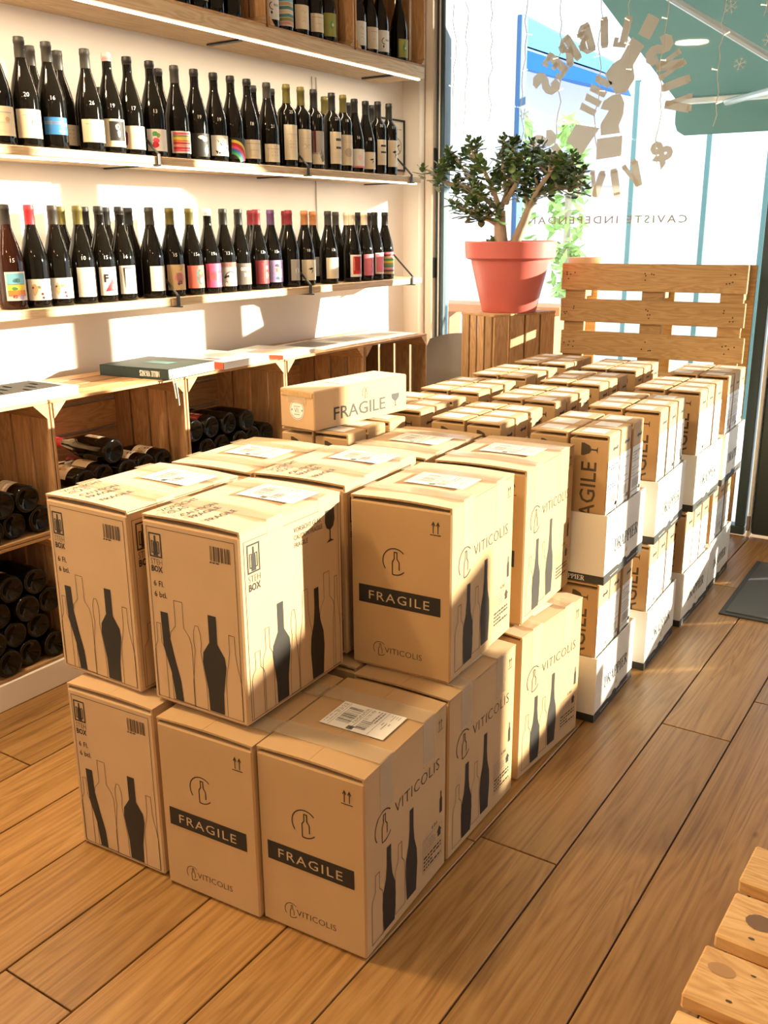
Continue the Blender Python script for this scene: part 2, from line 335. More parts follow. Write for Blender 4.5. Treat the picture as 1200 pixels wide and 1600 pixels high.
# ================================================================== the setting
SL = .035                                   # the shelf wall runs slightly askew to the boxes
RZ = -math.atan(SL)
def W(X0, y, z): return (X0 + SL * y, y, z)
WALL = -1.845

fl = struct('floor', MB().box((1.4, .05, -.07), (6.8, 6.4, .1002)).mesh('floor', 'subfloor'))
PSL = .028; prnd = random.Random(3); PITCH = .1912; X0 = -1.1475
known = {3: [-.374], 6: [.468], 7: [1.21], 8: [1.478], 5: [-1.5], 4: [1.0], 2: [.9], 1: [-.8], 0: [-.6]}
plank_cache = {}
for k in range(-4, 31):
    cuts = [-3.1] + (known[k] if k in known else [prnd.uniform(-2.4, -1.0)])
    while cuts[-1] < 3.1: cuts.append(cuts[-1] + prnd.choice([1.45, 1.7, 1.95]))
    cuts[-1] = 3.12
    if len(cuts) > 2 and cuts[-1] - cuts[-2] < .25: cuts.pop(-2)
    for a, b_ in zip(cuts[:-1], cuts[1:]):
        ln = round(b_ - a, 3); key = ln
        if key not in plank_cache: plank_cache[key] = MB().box((0, 0, 0), (PITCH - .0042, ln - .003, .02), .0012).mesh('plank', 'oak_floor')
        yc = (a + b_) / 2
        ob('plank', plank_cache[key], fl, (X0 + PITCH * (k + .5) + PSL * yc, yc, -.010 + prnd.uniform(-.0006, .0)), -math.atan(PSL))

struct('wall_left', MB().box((0, 0, 0), (.12, 6.5, 2.9)).mesh('wall_left', 'plaster'), None, W(WALL - .06, .05, 1.4), RZ)
struct('wall_back', MB().box((0, 0, 0), (7.2, .1, 2.9)).mesh('wall_back', 'plaster'), None, (1.4, -3.15, 1.4))
struct('wall_right', MB().box((0, 0, 0), (.1, 6.4, 2.9)).mesh('wall_right', 'plaster'), None, (4.85, .05, 1.4))
struct('ceiling', MB().box((0, 0, 0), (7.2, 6.6, .1)).mesh('ceiling', 'ceiling_white'), None, (1.4, .05, 2.80))
GY = 3.16
struct('wall_front', MB().box((1.6, GY + .02, 2.62), (6.6, .16, .26)).box((-1.715, GY + .02, 1.25), (.215, .16, 2.5)).mesh('wall_front', 'plaster'))
struct('trim_1', MB().box((-1.584, GY - .02, 1.25), (.045, .10, 2.5), .004).mesh('trim_1', 'sill_pale'))
struct('trim_2', MB().tube([(-1.622, GY - .075, 0), (-1.622, GY - .075, 2.7)], .016, 10).mesh('trim_2', 'white_paint', 40))
struct('baseboard_left', MB().box((0, 0, 0), (.02, 6.0, .07), .003).mesh('baseboard_left', 'white_paint'), None, W(WALL + .01, 0, .035), RZ)

def window(name, x0, x1, z0, z1, panel=None, mull=(), gaps=(), dark='frame_slate'):
    r = bpy.data.objects.new(name, None); COL.objects.link(r); r['kind'] = 'structure'; r.location = (x0, GY, 0)
    wdt = x1 - x0
    for nm, cx, cz, sx, sz in (('frame_rail', wdt / 2, z0 + .02, wdt, .04), ('frame_rail', wdt / 2, z1 - .02, wdt, .04), ('frame_post', .022, (z0 + z1) / 2, .044, z1 - z0 - .08), ('frame_post', wdt - .022, (z0 + z1) / 2, .044, z1 - z0 - .08)):
        bx(nm, (cx, 0, cz), (sx, .07, sz), dark, r, .004)
    for mx_ in mull: bx('mullion', (mx_ - x0, 0, (z0 + z1) / 2), (.05, .07, z1 - z0 - .08), dark, r, .004)
    bx('pane', (wdt / 2, 0, (z0 + z1) / 2), (wdt - .08, .006, z1 - z0 - .07), 'window_glass', r, 0)
    if panel is not None:
        e = [x0] + [g for g in gaps] + [x1]
        for a, b_ in zip(e[:-1], e[1:]):
            bx('sun_block_panel', ((a + b_) / 2 - x0, 0, panel / 2), (b_ - a - (.012 if gaps else 0), .05, panel), dark, r, .003)  # unseen panel under the glass, added to hold back the low sun
    return r
w1 = window('window_1', -1.561, .058, .0, 2.5)
for z in (1.69, 1.17): bx('hinge', (.0, -.045, z), (.018, .03, .10), 'black_metal', w1, .003)
ob('sash_cord', MB().tube([(.022, -.043, .05), (.022, -.043, 2.45)], .004, 6).mesh('sash_cord', 'wire_white'), w1)
d1 = bpy.data.objects.new('door_1', None); COL.objects.link(d1); d1['kind'] = 'structure'; d1.location = (.066, GY, 0)
bx('jamb_strip', (.012, -.02, 1.22), (.014, .05, 2.44), 'white_paint', d1, .003)
bx('stile', (.098, 0, 1.25), (.15, .07, 2.48), 'door_green', d1, .006); bx('stile', (.90, 0, 1.25), (.10, .07, 2.48), 'door_green', d1, .006)
bx('rail', (.51, 0, .165), (.67, .06, .31), 'door_green', d1, .006); bx('rail', (.51, 0, 2.42), (.67, .06, .14), 'door_green', d1, .006)
bx('pane', (.51, 0, 1.34), (.67, .006, 2.02), 'window_glass', d1, 0)
ob('handle', MB().tube([(.15, -.035, .30), (.15, -.075, .32), (.15, -.075, .98), (.15, -.035, 1.0)], .009, 8).mesh('handle', 'chrome', 40), d1)
ob('bolt', MB().tube([(.01, -.05, .03), (.01, -.05, .10)], .008, 8).mesh('bolt', 'chrome', 40), d1)
w2 = window('window_2', 1.03, 2.475, .345, 2.5, None, (1.80,), (), 'door_green')
for a, b_, h in ((1.035, 1.640, .345), (1.672, 2.215, .45), (2.262, 2.470, .45)): bx('sun_block_panel', ((a + b_) / 2 - 1.03, -.042, h / 2), (b_ - a, .010, h), 'door_green', w2, .002)  # unseen panels added to shade the floor, slots leave thin sun strips
w3 = window('window_3', 2.495, 4.80, .43, 2.5, .43, (), (), 'door_green')
bx('sun_block_panel', ((2.66 + 3.33) / 2 - 2.495, -.05, .34), (.67, .03, .68), 'door_green', w3, .003); bx('sun_block_panel', ((3.335 + 4.79) / 2 - 2.495, -.05, .655), (1.45, .03, 1.31), 'door_green', w3, .003)  # unseen stepped panels, added to cut the sun off the lower cartons
bx('sun_block_panel', ((2.51 + 2.655) / 2 - 2.495, -.05, .27), (.145, .03, .54), 'door_green', w3, .003)  # unseen lowest step, height set to keep sun off the floor

# warm ceiling lamps of the shop: shallow round fittings with their own light
lampm = MB().lathe([(.02, 0), (.13, 0), (.145, .012), (.145, .05), (.02, .05)], 28).mesh('shade', 'white_paint', 40)
diffm = MB().lathe([(.01, -.004), (.12, -.004), (.12, .001), (.01, .001)], 28).mesh('diffuser', 'opal', 40)
for i, (x, y, e) in enumerate([(.10, -1.85, .24), (-1.28, -.28, 1.25), (1.9, -1.3, .42)]):
    t = thing('ceiling_lamp', 'round white ceiling lamp with an opal diffuser', 'lamp', (x, y, 2.70), 0, 'round ceiling lamps of the shop')
    ob('shade', lampm, t); ob('diffuser', diffm, t)
    ld = bpy.data.lights.new('ceiling_lamp_%s_offscreen' % ('back', 'left', 'right')[i], 'AREA'); ld.shape = 'DISK'; ld.size = .24; ld.energy = 62 * e; ld.color = (1.0, .72, .39)
    lo = bpy.data.objects.new(ld.name, ld); COL.objects.link(lo); lo.parent = t; lo.location = (0, 0, -.012)
# ================================================================== the big cartons
VW, VD, VH = .245, .336, .40
SW, SD, SH = .25, .336, .4065
def carton_body(w_, d_, h, edge='kraft', name='body'):
    t = .004; g = .011; q = MB().use(edge)
    q.box((0, 0, .003), (w_ - .016, d_ - .014, .006)); q.box((0, 0, (h - g + .005) / 2), (w_, d_, h - g - .005), .0035)
    for s_ in (-1, 1): q.box((s_ * (w_ / 2 - .003), 0, h - .0085), (.006, d_ - .004, .013), .002)
    return q.mesh(name, None)
def flap_mesh(w_, d_, h, s_, edge):
    """outer top flap, hinged along the side, slightly bowed up"""
    q = MB().use(edge); n = 4; hw = w_ / 2 - .0003; th = .0045
    for i in range(n):
        a, b_ = i / n, (i + 1) / n
        z = lambda u: h - .0048 + .0035 * math.sin(u * PI / 2)
        xa, xb = s_ * (w_ / 2 - hw * a), s_ * (w_ / 2 - hw * b_); y0, y1 = -d_ / 2 + .0015, d_ / 2 - .0015
        za, zb = z(a), z(b_); n0 = len(q.v)
        q.v += [(xa, y0, za), (xb, y0, zb), (xb, y1, zb), (xa, y1, za), (xa, y0, za + th), (xb, y0, zb + th), (xb, y1, zb + th), (xa, y1, za + th)]
        q.use(edge); q.face((n0 + 4, n0 + 5, n0 + 6, n0 + 7)); q.face((n0, n0 + 3, n0 + 2, n0 + 1))
        q.use('kraft_edge'); q.face((n0, n0 + 1, n0 + 5, n0 + 4)); q.face((n0 + 2, n0 + 3, n0 + 7, n0 + 6))
        if i == 0: q.use(edge); q.face((n0, n0 + 4, n0 + 7, n0 + 3))
        if i == n - 1: q.face((n0 + 1, n0 + 2, n0 + 6, n0 + 5))
    return q.mesh('flap', None)
def barcode(p, x, y, w_, h, seed=1, vert=False):
    r = random.Random(seed); u = 0
    while u < w_:
        k = r.choice([.0012, .0016, .003, .0042]); 
        if vert: p.rect(x, y + u, x + h, y + min(u + k, w_))
        else: p.rect(x + u, y, x + min(u + k, w_), y + h)
        u += k + r.choice([.0014, .002, .003])
def scribble(p, x0, y0, x1, y1, n, th, seed=0):
    r = random.Random(seed); st = (y1 - y0) / n
    for i in range(n):
        u = x0
        while u < x1:
            k = r.uniform(.006, .02) * (x1 - x0) / .1; p.rect(u, y0 + i * st, min(u + k, x1), y0 + i * st + th); u += k + .004 * (x1 - x0) / .1
            if r.random() < .12: break
def ship_label(p, w_, h, seed=0, code=True):
    """white shipping label with address lines, barcodes and a black square"""
    p.use('paper').rect(0, 0, w_, h); p.use('ink')
    scribble(p, w_ * .06, h * .80, w_ * .30, h * .96, 4, h * .012, seed); scribble(p, w_ * .40, h * .78, w_ * .66, h * .92, 3, h * .018, seed + 1)
    p.rect(w_ * .02, h * .735, w_ * .98, h * .742)
    scribble(p, w_ * .06, h * .58, w_ * .52, h * .72, 3, h * .022, seed + 2)
    p.text('45A 196 3 75', w_ * .06, h * .49, h * .055, .01, width=w_ * .42); barcode(p, w_ * .52, h * .50, w_ * .34, h * .16, seed + 3)
    p.rect(w_ * .02, h * .455, w_ * .98, h * .463); p.rect(w_ * .82, h * .40, w_ * .96, h * .50)
    scribble(p, w_ * .06, h * .40, w_ * .7, h * .445, 2, h * .012, seed + 4)
    barcode(p, w_ * .16, h * .16, w_ * .62, h * .22, seed + 5)
    p.rect(w_ * .02, h * .125, w_ * .98, h * .131); scribble(p, w_ * .06, h * .03, w_ * .9, h * .11, 3, h * .011, seed + 6)
def up_arrows(p, x, y, h):
    for s_ in (-.32, .32):
        cx = x + s_ * h * .62; p.line([(cx, y + h * .12), (cx, y + h * .9)], h * .065); p.line([(cx - h * .13, y + h * .72), (cx, y + h), (cx + h * .13, y + h * .72)], h * .07)
    p.line([(x - h * .46, y), (x + h * .46, y)], h * .065)
def emblem(p, cx, cy, r, w_):
    """open circle with a bottle standing in it"""
    p.arc(cx, cy, r, 45, 218, w_); k = r
    p.line([(cx - .22 * k, cy - .98 * k), (cx - .22 * k, cy - .06 * k), (cx - .22 * k, cy - .02 * k), (cx - .06 * k, cy + .22 * k), (cx - .06 * k, cy + .72 * k), (cx + .16 * k, cy + .72 * k), (cx + .16 * k, cy + .22 * k), (cx + .34 * k, cy - .02 * k), (cx + .34 * k, cy - .62 * k)], w_)
    p.arc(cx, cy, r, 257, 318, w_, 10)
def logo(p, x, y, r, txt_h, gap=.0):
    emblem(p, x + r, y + r * .85, r, r * .075); p.text('VITICOLIS', x + r * 1.75 + gap, y + r * .42, txt_h, -.012, align='L', sx=1.06)
def sil(p, cx, y0, w_, h, kind, filled, th=.0011):
    """wine-bottle silhouettes; kind picks the shoulder"""
    hw = w_ / 2; n = .30 * hw / .5 * .62
    if kind == 'bord': half = [(hw, 0), (hw, .60 * h), (hw * .82, .68 * h), (n, .75 * h), (n, h)]
    elif kind == 'burg': half = [(hw, 0), (hw, .40 * h), (hw * .86, .52 * h), (hw * .55, .66 * h), (n, .78 * h), (n * .95, h)]
    elif kind == 'slim': half = [(hw * .8, 0), (hw, .32 * h), (hw * .9, .48 * h), (hw * .5, .62 * h), (n * .9, .78 * h), (n * .85, h)]
    elif kind == 'vase': half = [(hw * .62, 0), (hw * .66, .22 * h), (hw * .98, .50 * h), (hw * .9, .60 * h), (n * .9, .72 * h), (n * .9, h)]
    else: half = [(hw, 0), (hw * .98, .30 * h), (hw * .7, .50 * h), (n * 1.1, .70 * h), (n * 1.5, .80 * h), (n * 1.3, .92 * h), (n * .6, h)]
    pts = [(cx + a, y0 + b_) for a, b_ in half] + [(cx - a, y0 + b_) for a, b_ in half[::-1]]
    if filled: p.poly(pts)
    else: p.line(pts, th, True)
EPS = .0006
def front(p, name, w_, d_): return p.on(name, (0, -d_ / 2 - EPS, 0), (1, 0, 0), (0, 0, 1))
def right(p, name, w_, d_): return p.on(name, (w_ / 2 + EPS, 0, 0), (0, 1, 0), (0, 0, 1))
def left(p, name, w_, d_): return p.on(name, (-w_ / 2 - EPS, 0, 0), (0, -1, 0), (0, 0, 1))

# --- kraft carton with the fragile band
V_front = []
p = Pr().use('ink'); up_arrows(p, .085, .337, .028); V_front.append(front(p, 'up_arrows', VW, VD))
p = Pr().use('ink'); emblem(p, -.012, .262, .030, .0024); V_front.append(front(p, 'front_emblem', VW, VD))
p = Pr().use('ink'); logo(p, -.068, .036, .0165, .0145); V_front.append(front(p, 'front_logo', VW, VD))
p = Pr().use('ink').rect(-.104, .155, .098, .197); V_band = front(p, 'fragile_band', VW, VD)
p = Pr().use('kraft_ink').text('FRAGILE', -.003, .1655, .021, .0, width=.150, align='C', sp=1.18); V_bandtxt = p.on('band_lettering', (0, -VD / 2 - EPS * 2, 0), (1, 0, 0), (0, 0, 1))
def v_side():
    P = []
    p = Pr().use('ink'); emblem(p, -.098, .262, .034, .0026); P.append(('side_emblem', p))
    p = Pr().use('ink'); p.text('VITICOLIS', -.055, .262, .027, -.014, width=.190, sp=1.1); P.append(('side_lettering', p))
    p = Pr().use('ink'); up_arrows(p, .138, .350, .024); P.append(('up_arrows', p))
    for cx, y, w_, h, k, fl_ in ((-.125, .022, .042, .150, 'bord', False), (-.036, .030, .040, .155, 'bord', False), (-.080, .022, .052, .185, 'slim', True), (.012, .030, .050, .205, 'slim', True), (.144, .150, .012, .052, 'bord', True)):
        p = Pr().use('ink'); sil(p, cx, y, w_, h, k, fl_, .0013); P.append(('bottle_silhouette' if fl_ else 'bottle_outline', p))
    p = Pr().use('ink').text('6 btl.', .102, .132, .010, .0)
    p.use('ink_grey'); p.line([(.062, .045), (.150, .045), (.150, .125), (.062, .125)], .001, True); p.rect(.062, .088, .150, .089); p.line([(.068, .095), (.086, .095), (.086, .120), (.068, .120)], .001, True)
    p.line([(.072, .098), (.077, .116), (.082, .098)], .0012); scribble(p, .092, .095, .122, .120, 4, .0022, 5)
    p.use('ink'); scribble(p, .066, .050, .146, .086, 4, .0045, 8); P.append(('info_panel', p))
    p = Pr().use('ink').poly([(.130, .096), (.144, .096), (.144, .108), (.148, .108), (.137, .121), (.126, .108), (.130, .108)]); P.append(('house_mark', p))
    return P
V_right = [right(q, n_, VW, VD) for n_, q in v_side()]; V_left = [left(q, n_, VW, VD) for n_, q in v_side()]
V_body = carton_body(VW, VD, VH); V_fl = [flap_mesh(VW, VD, VH, s_, 'kraft') for s_ in (1, -1)]
# --- paler carton with the drawn bottles
def s_frame(p, x0, y0, x1, y1): p.line([(x0, y0), (x1, y0), (x1, y1), (x0, y1)], .0012, True)
def s_logo(p, x, y, k):
    p.use('ink').line([(x, y), (x + .030 * k, y), (x + .030 * k, y + .048 * k), (x, y + .048 * k)], .003 * k, True)
    sil(p, x + .015 * k, y + .002 * k, .012 * k, .042 * k, 'bord', True)
    for a, b_ in ((.0055, .010), (.0245, .020)): p.line([(x + b_ * k, y + .032 * k), (x + a * k, y + .032 * k), (x + a * k, y + .008 * k), (x + b_ * k, y + .008 * k)], .0022 * k)
    p.use('ink_brown').text('STEH', x, y - .017 * k, .0125 * k, -.012, width=.031 * k); p.use('ink').text('BOX', x, y - .032 * k, .0125 * k, .03, width=.031 * k)
def outlines(P, rows):
    for cx, y, w_, h, k, fl_ in rows:
        p = Pr().use('ink' if fl_ else 'ink_brown'); sil(p, cx, y, w_, h, k, fl_); P.append(('bottle_silhouette' if fl_ else 'bottle_outline', p))
def s_front():
    P = []; p = Pr().use('ink_brown'); s_frame(p, -.113, .012, .113, .383); P.append(('frame_line', p))
    p = Pr(); s_logo(p, -.107, .322, 1.0); p.use('ink').text('6 Fl.', -.104, .259, .0125, .004); p.text('6 btl.', -.104, .236, .0125, .004); P.append(('front_lettering', p))
    p = Pr().use('ink_brown'); barcode(p, .052, .339, .052, .030, 4); scribble(p, .050, .334, .104, .337, 1, .003, 3); P.append(('barcode', p))
    outlines(P, ((-.100, .012, .030, .166, 'bord', False), (-.042, .014, .060, .222, 'bord', False), (.004, .013, .036, .18, 'fizz', False), (.094, .012, .040, .180, 'burg', False), (.046, .014, .062, .210, 'vase', True)))
    a = Pr().use('ink'); a.poly([(-.092, .205), (-.072, .205), (-.070, .150), (-.060, .105), (-.048, .060), (-.044, .014), (-.066, .014), (-.072, .070), (-.090, .128)]); P.append(('bottle_silhouette', a))
    return P
def s_side():
    P = []; p = Pr().use('ink_brown'); s_frame(p, -.156, .012, .156, .383); P.append(('frame_line', p))
    p = Pr(); s_logo(p, -.146, .318, 1.15); P.append(('side_logo', p))
    p = Pr().use('ink').text('VORSICHT GLAS', .0, .359, .0105, 0, width=.092); p.text('CAUTION FRAGILE', .0, .343, .0105, 0, width=.098); p.text('FRAGILE', .0, .327, .0105, 0, width=.046); P.append(('side_lettering', p))
    p = Pr().use('ink').poly([(.110, .378), (.142, .378), (.144, .352), (.138, .338), (.128, .333), (.128, .312), (.140, .306), (.112, .306), (.124, .312), (.124, .333), (.114, .338), (.108, .352)]); P.append(('glass_mark', p))
    outlines(P, ((-.130, .012, .040, .14, 'bord', False), (-.098, .012, .034, .178, 'bord', False), (-.012, .013, .030, .185, 'fizz', False), (.030, .012, .050, .215, 'burg', False), (.108, .012, .056, .230, 'bord', False), (.142, .013, .028, .21, 'burg', False), (-.054, .014, .060, .215, 'vase', True), (.070, .014, .050, .205, 'slim', True)))
    return P
S_front = [front(q, n_, SW, SD) for n_, q in s_front()]; S_right = [right(q, n_, SW, SD) for n_, q in s_side()]; S_left = [left(q, n_, SW, SD) for n_, q in s_side()]
S_body = carton_body(SW, SD, SH, 'kraft_pale'); S_fl = [flap_mesh(SW, SD, SH, s_, 'kraft_pale') for s_ in (1, -1)]
def on_top(p, name, h, lift=.0046): return p.on(name, (0, 0, h + lift), (1, 0, 0), (0, 1, 0))
def s_top():
    out = []
    for t_, x, y in (('VORSICHT', -.084, -.150), ('GLAS', -.060, -.150), ('CAUTION', -.026, -.150), ('FRAGILE', -.002, -.150), ('FRAGILE', .040, -.150)):
        p = Pr().use('ink').text(t_, 0, 0, .0165, .012); p.xf(0, lambda a, b_, x=x, y=y: (x - b_, y + a)); out.append(on_top(p, 'top_lettering', SH))
    return out
S_top = s_top()
def tape(name, x0, y0, x1, y1, h, over=0, w_=0):
    q = MB().use('tape'); z = h + .0042; q.box(((x0 + x1) / 2, (y0 + y1) / 2, z), (x1 - x0, y1 - y0, .0006))
    if over: q.box((w_ / 2 + .0005, (y0 + y1) / 2, h - over / 2 + .002), (.0006, y1 - y0, over + .004))
    return q.mesh(name, None)
V_tapes = [tape('tape', -VW / 2, -.112, VW / 2, -.062, VH, .10, VW), tape('tape', -VW / 2, .062, VW / 2, .112, VH, .10, VW)]
S_tapes = [tape('tape', -SW / 2, -.085, SW / 2, -.035, SH, .03, SW), tape('tape', -SW / 2, .085, SW / 2, .135, SH, .03, SW)]
p = Pr(); ship_label(p, .10, .148, 2); LABEL = p
def label_mesh(h, cx, cy, rot=-PI / 2, seed=2):
    q = Pr(); ship_label(q, .10, .148, seed); c, s_ = math.cos(rot), math.sin(rot)
    q.xf(0, lambda a, b_: (cx + (a - .05) * c - (b_ - .074) * s_, cy + (a - .05) * s_ + (b_ - .074) * c)); return on_top(q, 'shipping_label', h, .0052)
V_label = label_mesh(VH, .012, .012); S_label = label_mesh(SH, .030, .075, -PI / 2, 9)

def carton(kind, xr, yf, yaw, z, label, group, prints=('f', 'r'), toplabel=True, tapes=True):
    w_, d_ = (VW, VD) if kind == 'V' else (SW, SD); c, s_ = math.cos(yaw), math.sin(yaw)
    cx = xr + (-w_ / 2) * c - (d_ / 2) * s_; cy = yf + (-w_ / 2) * s_ + (d_ / 2) * c
    t = thing('carton', label, 'box', (cx, cy, z), yaw, group)
    K = (V_body, V_fl, V_front, V_right, V_left, V_tapes, V_label) if kind == 'V' else (S_body, S_fl, S_front, S_right, S_left, S_tapes, S_label)
    ob('body', K[0], t)
    for f in K[1]: ob('flap', f, t)
    if 'f' in prints:
        for q in (K[2] if isinstance(K[2], list) else [K[2]]): ob(q.name.split('.')[0], q, t)
        if kind == 'V': bnd = ob('fragile_band', V_band, t); ob('band_lettering', V_bandtxt, bnd)
    for f, q in (('r', K[3]), ('l', K[4])):
        if f in prints:
            for r_ in q: ob(r_.name.split('.')[0], r_, t)
    if 't' in prints and kind == 'S': [ob('top_lettering', q, t) for q in S_top]
    if tapes:
        for q in K[5]: ob('tape', q, t)
    if toplabel: ob('shipping_label', K[6], t)
    return t
gK = 'kraft wine cartons with the fragile band'; gS = 'pale wine cartons with drawn bottles'
carton('V', 0, 0, .026, 0, 'kraft carton on the floor at the outer corner, white shipping label on its bare top', gK)
carton('V', -.248, -.015, .032, 0, 'kraft fragile-band carton on the floor under a carton with drawn bottles', gK, ('f',), False)
carton('S', -.513, -.014, .026, 0, 'pale carton with drawn bottles standing on the floor beside the crates', gS, ('f', 'l'), False)
carton('S', -.284, .022, -.001, .4108, 'pale carton with drawn bottles stacked above two cartons, half sunlit on its side', gS, ('f', 'r', 't'))
carton('S', -.571, .018, -.029, .4112, 'pale carton with drawn bottles, top of the stack beside the wine crates', gS, ('f', 'r', 'l', 't'))
carton('V', -.035, .399, .031, .4046, 'kraft fragile-band carton stacked behind the low corner carton, side half in sun', gK)
carton('V', -.029, .768, .022, .4046, 'kraft carton with sunlit side, stacked between another carton and the white trays', gK)
carton('V', -.008, .346, -.012, 0, 'kraft carton on the floor, second along the aisle, its side in shade', gK)
carton('V', -.006, .720, -.098, 0, 'kraft carton on the floor turned slightly askew, sunlit beside the first tray', gK)
carton('S', -.302, .402, .03, .4108, 'pale carton behind the half sunlit one, warning words on its taped top', gS, ('f', 'r', 't'))
carton('V', -.567, .405, .03, .4108, 'kraft carton on the upper layer between the crates and another carton', gK, ('f', 'l'))
carton('V', -.300, .762, .012, .4046, 'kraft carton on the upper layer next to the lying slim box', gK, ('f', 'r'))
for x, y, a in ((-.262, .375, .02), (-.268, .745, .03)): carton('V', x, y, a, 0, 'kraft carton hidden on the floor in the middle of the stack', 'floor cartons inside the stack', (), False, False)
carton('V', -.522, .362, .03, 0, 'kraft carton on the floor behind the pale carton, facing the crates', 'floor cartons inside the stack', ('l',), False, False)

# ================================================================== white trays with slim single-bottle boxes
TW, TD, TH = .252, .345, .198
def tray_mesh():
    q = MB().use('white_card'); t = .004
    q.box((0, 0, .004), (TW, TD, .008))
    q.box((0, -TD / 2 + t / 2, TH / 2 + .004), (TW, t, TH - .008)); q.box((0, TD / 2 - t / 2, TH / 2 + .004), (TW, t, TH - .008))
    for s_ in (-1, 1): q.box((s_ * (TW / 2 - t / 2), 0, TH / 2 + .004), (t, TD - 2 * t, TH - .008))
    return q.mesh('tray_body', None)
T_body = tray_mesh()
def tray_band():
    p = Pr().use('band_dark')
    p.rect(-TW / 2, .0, TW / 2, .024); return p
T_bandf = tray_band().on('front_band', (0, -TD / 2 - EPS, 0), (1, 0, 0), (0, 0, 1))
p = Pr().use('paper'); x = serif_w('DRAPPIER', .0125, 1.15); serif(p, 'DRAPPIER', .03 - x / 2, .006, .0125, .2, .09, 1.15); T_bandtxt = p.on('band_lettering', (0, -TD / 2 - 2 * EPS, 0), (1, 0, 0), (0, 0, 1))
p = Pr().use('band_dark'); p.poly([(-TD / 2, 0), (TD / 2, 0), (TD / 2, .030), (.06, .030), (.045, .024), (.02, .024), (.012, .032), (-.012, .032), (-.02, .024), (-.05, .024), (-.06, .028), (-TD / 2, .028)])
p.use('white_card').rect(.03, .009, .13, .0125); p.rect(-.12, .010, -.05, .0128)
T_bands = p.on('side_band', (TW / 2 + EPS, 0, 0), (0, 1, 0), (0, 0, 1))
p = Pr().use('ink'); wd = serif_w('DRAPPIER', .034, 1.08); serif(p, 'DRAPPIER', -wd / 2 + .008, .076, .034, .19, .08, 1.08)
p.use('print_pale')
for i, ch in enumerate('CHAMPAGNE'):
    a = math.radians(128 - i * 9.2); n0 = len(p.v); p.text(ch, 0, 0, .0085, 0, align='C')
    p.xf(n0, lambda u, v, a=a: (.012 + .165 * math.cos(a) + u * math.sin(a) + v * math.cos(a), -.018 + .165 * math.sin(a) - u * math.cos(a) + v * math.sin(a)))
p.use('tan'); p.line([(.008, .042), (.016, .066), (.024, .042)], .0016); p.line([(.004, .050), (.016, .058), (.028, .050)], .0014); p.disc(.016, .050, .005, 8)
T_side = p.on('side_print', (TW / 2 + EPS, 0, 0), (0, 1, 0), (0, 0, 1))
T_sidel = p.on('side_print', (-TW / 2 - EPS, 0, 0), (0, -1, 0), (0, 0, 1))
# slim box
BW, BD, BH = .108, .092, .405
q = MB().use('kraft_small'); q.box((0, 0, (BH - .014) / 2), (BW, BD, BH - .014), .0025); q.box((BW / 2 - .003, 0, BH - .010), (.006, BD - .003, .018), .002); B_body = q.mesh('body', None)
q = MB().use('kraft_small'); q.box((-.001, .0, BH - .003), (BW - .004, BD - .002, .006), .0012); B_flap = q.mesh('lid_flap', None)
p = Pr().use('paper_white').rect(-.034, -.030, .030, .030); p.use('print_grey'); scribble(p, -.028, .008, .024, .026, 3, .0022, 4); B_label = p.on('top_label', (0, 0, BH + .0006), (1, 0, 0), (0, 1, 0))
p = Pr().use('ink_brown'); p.text('FRAGILE', 0, 0, .044, .008, width=.215); p.xf(0, lambda a, b_: (.022 - b_, .115 + a))
n0 = len(p.v); p.poly([(-.020, .020), (.020, .020), (.020, .012), (.012, -.004), (.0025, -.008), (.0025, -.022), (.012, -.026), (-.012, -.026), (-.0025, -.022), (-.0025, -.008), (-.012, -.004), (-.020, .012)]); p.xf(n0, lambda a, b_: (-.002 - b_, .364 + a * .85)); B_front = p.on('front_print', (0, -BD / 2 - EPS, 0), (1, 0, 0), (0, 0, 1))
def b_side(seed, blank):
    p = Pr().use('paper').rect(-.046, .115, .046, .335)
    p.use('print_grey'); scribble(p, -.040, .290, .036, .325, 4, .0035, seed); scribble(p, -.04, .255, .030, .282, 3, .0035, seed + 1); p.use('ink_grey'); p.rect(-.046, .247, .046, .249)
    barcode(p, -.034, .212, .064, .026, seed + 2); p.rect(.028, .198, .044, .210); p.rect(-.046, .203, .046, .205); barcode(p, -.036, .142, .072, .048, seed + 3); scribble(p, -.04, .120, .04, .135, 2, .0025, seed)
    p.use('ink').poly([(-.012, .362), (.0, .370), (.0, .366), (.022, .366), (.022, .372), (.032, .364), (.022, .356), (.022, .360), (0, .360), (0, .356)])
    p.use('ink_grey'); scribble(p, -.036, .03, .036, .085, 4, .005, seed + 7); p.text('VITICOLIS', -.040, .092, .010, 0, width=.07)
    return p.on('side_label', (BW / 2 + EPS, 0, 0), (0, 1, 0), (0, 0, 1))
B_sides = [b_side(s_, 0) for s_ in (1, 12, 31)]
rb = random.Random(11)
def slim_box(x, y, z, label, group, vis, yaw=0):
    t = thing('slim_box', label, 'box', (x, y, z), yaw, group); ob('body', B_body, t)
    if vis > 0: ob('lid_flap', B_flap, t); ob('top_label', B_label, t, (rb.uniform(-.006, .006), rb.uniform(-.008, .008), 0))
    if vis > 1: ob('side_label', rb.choice(B_sides), t); ob('front_print', B_front, t)
    return t
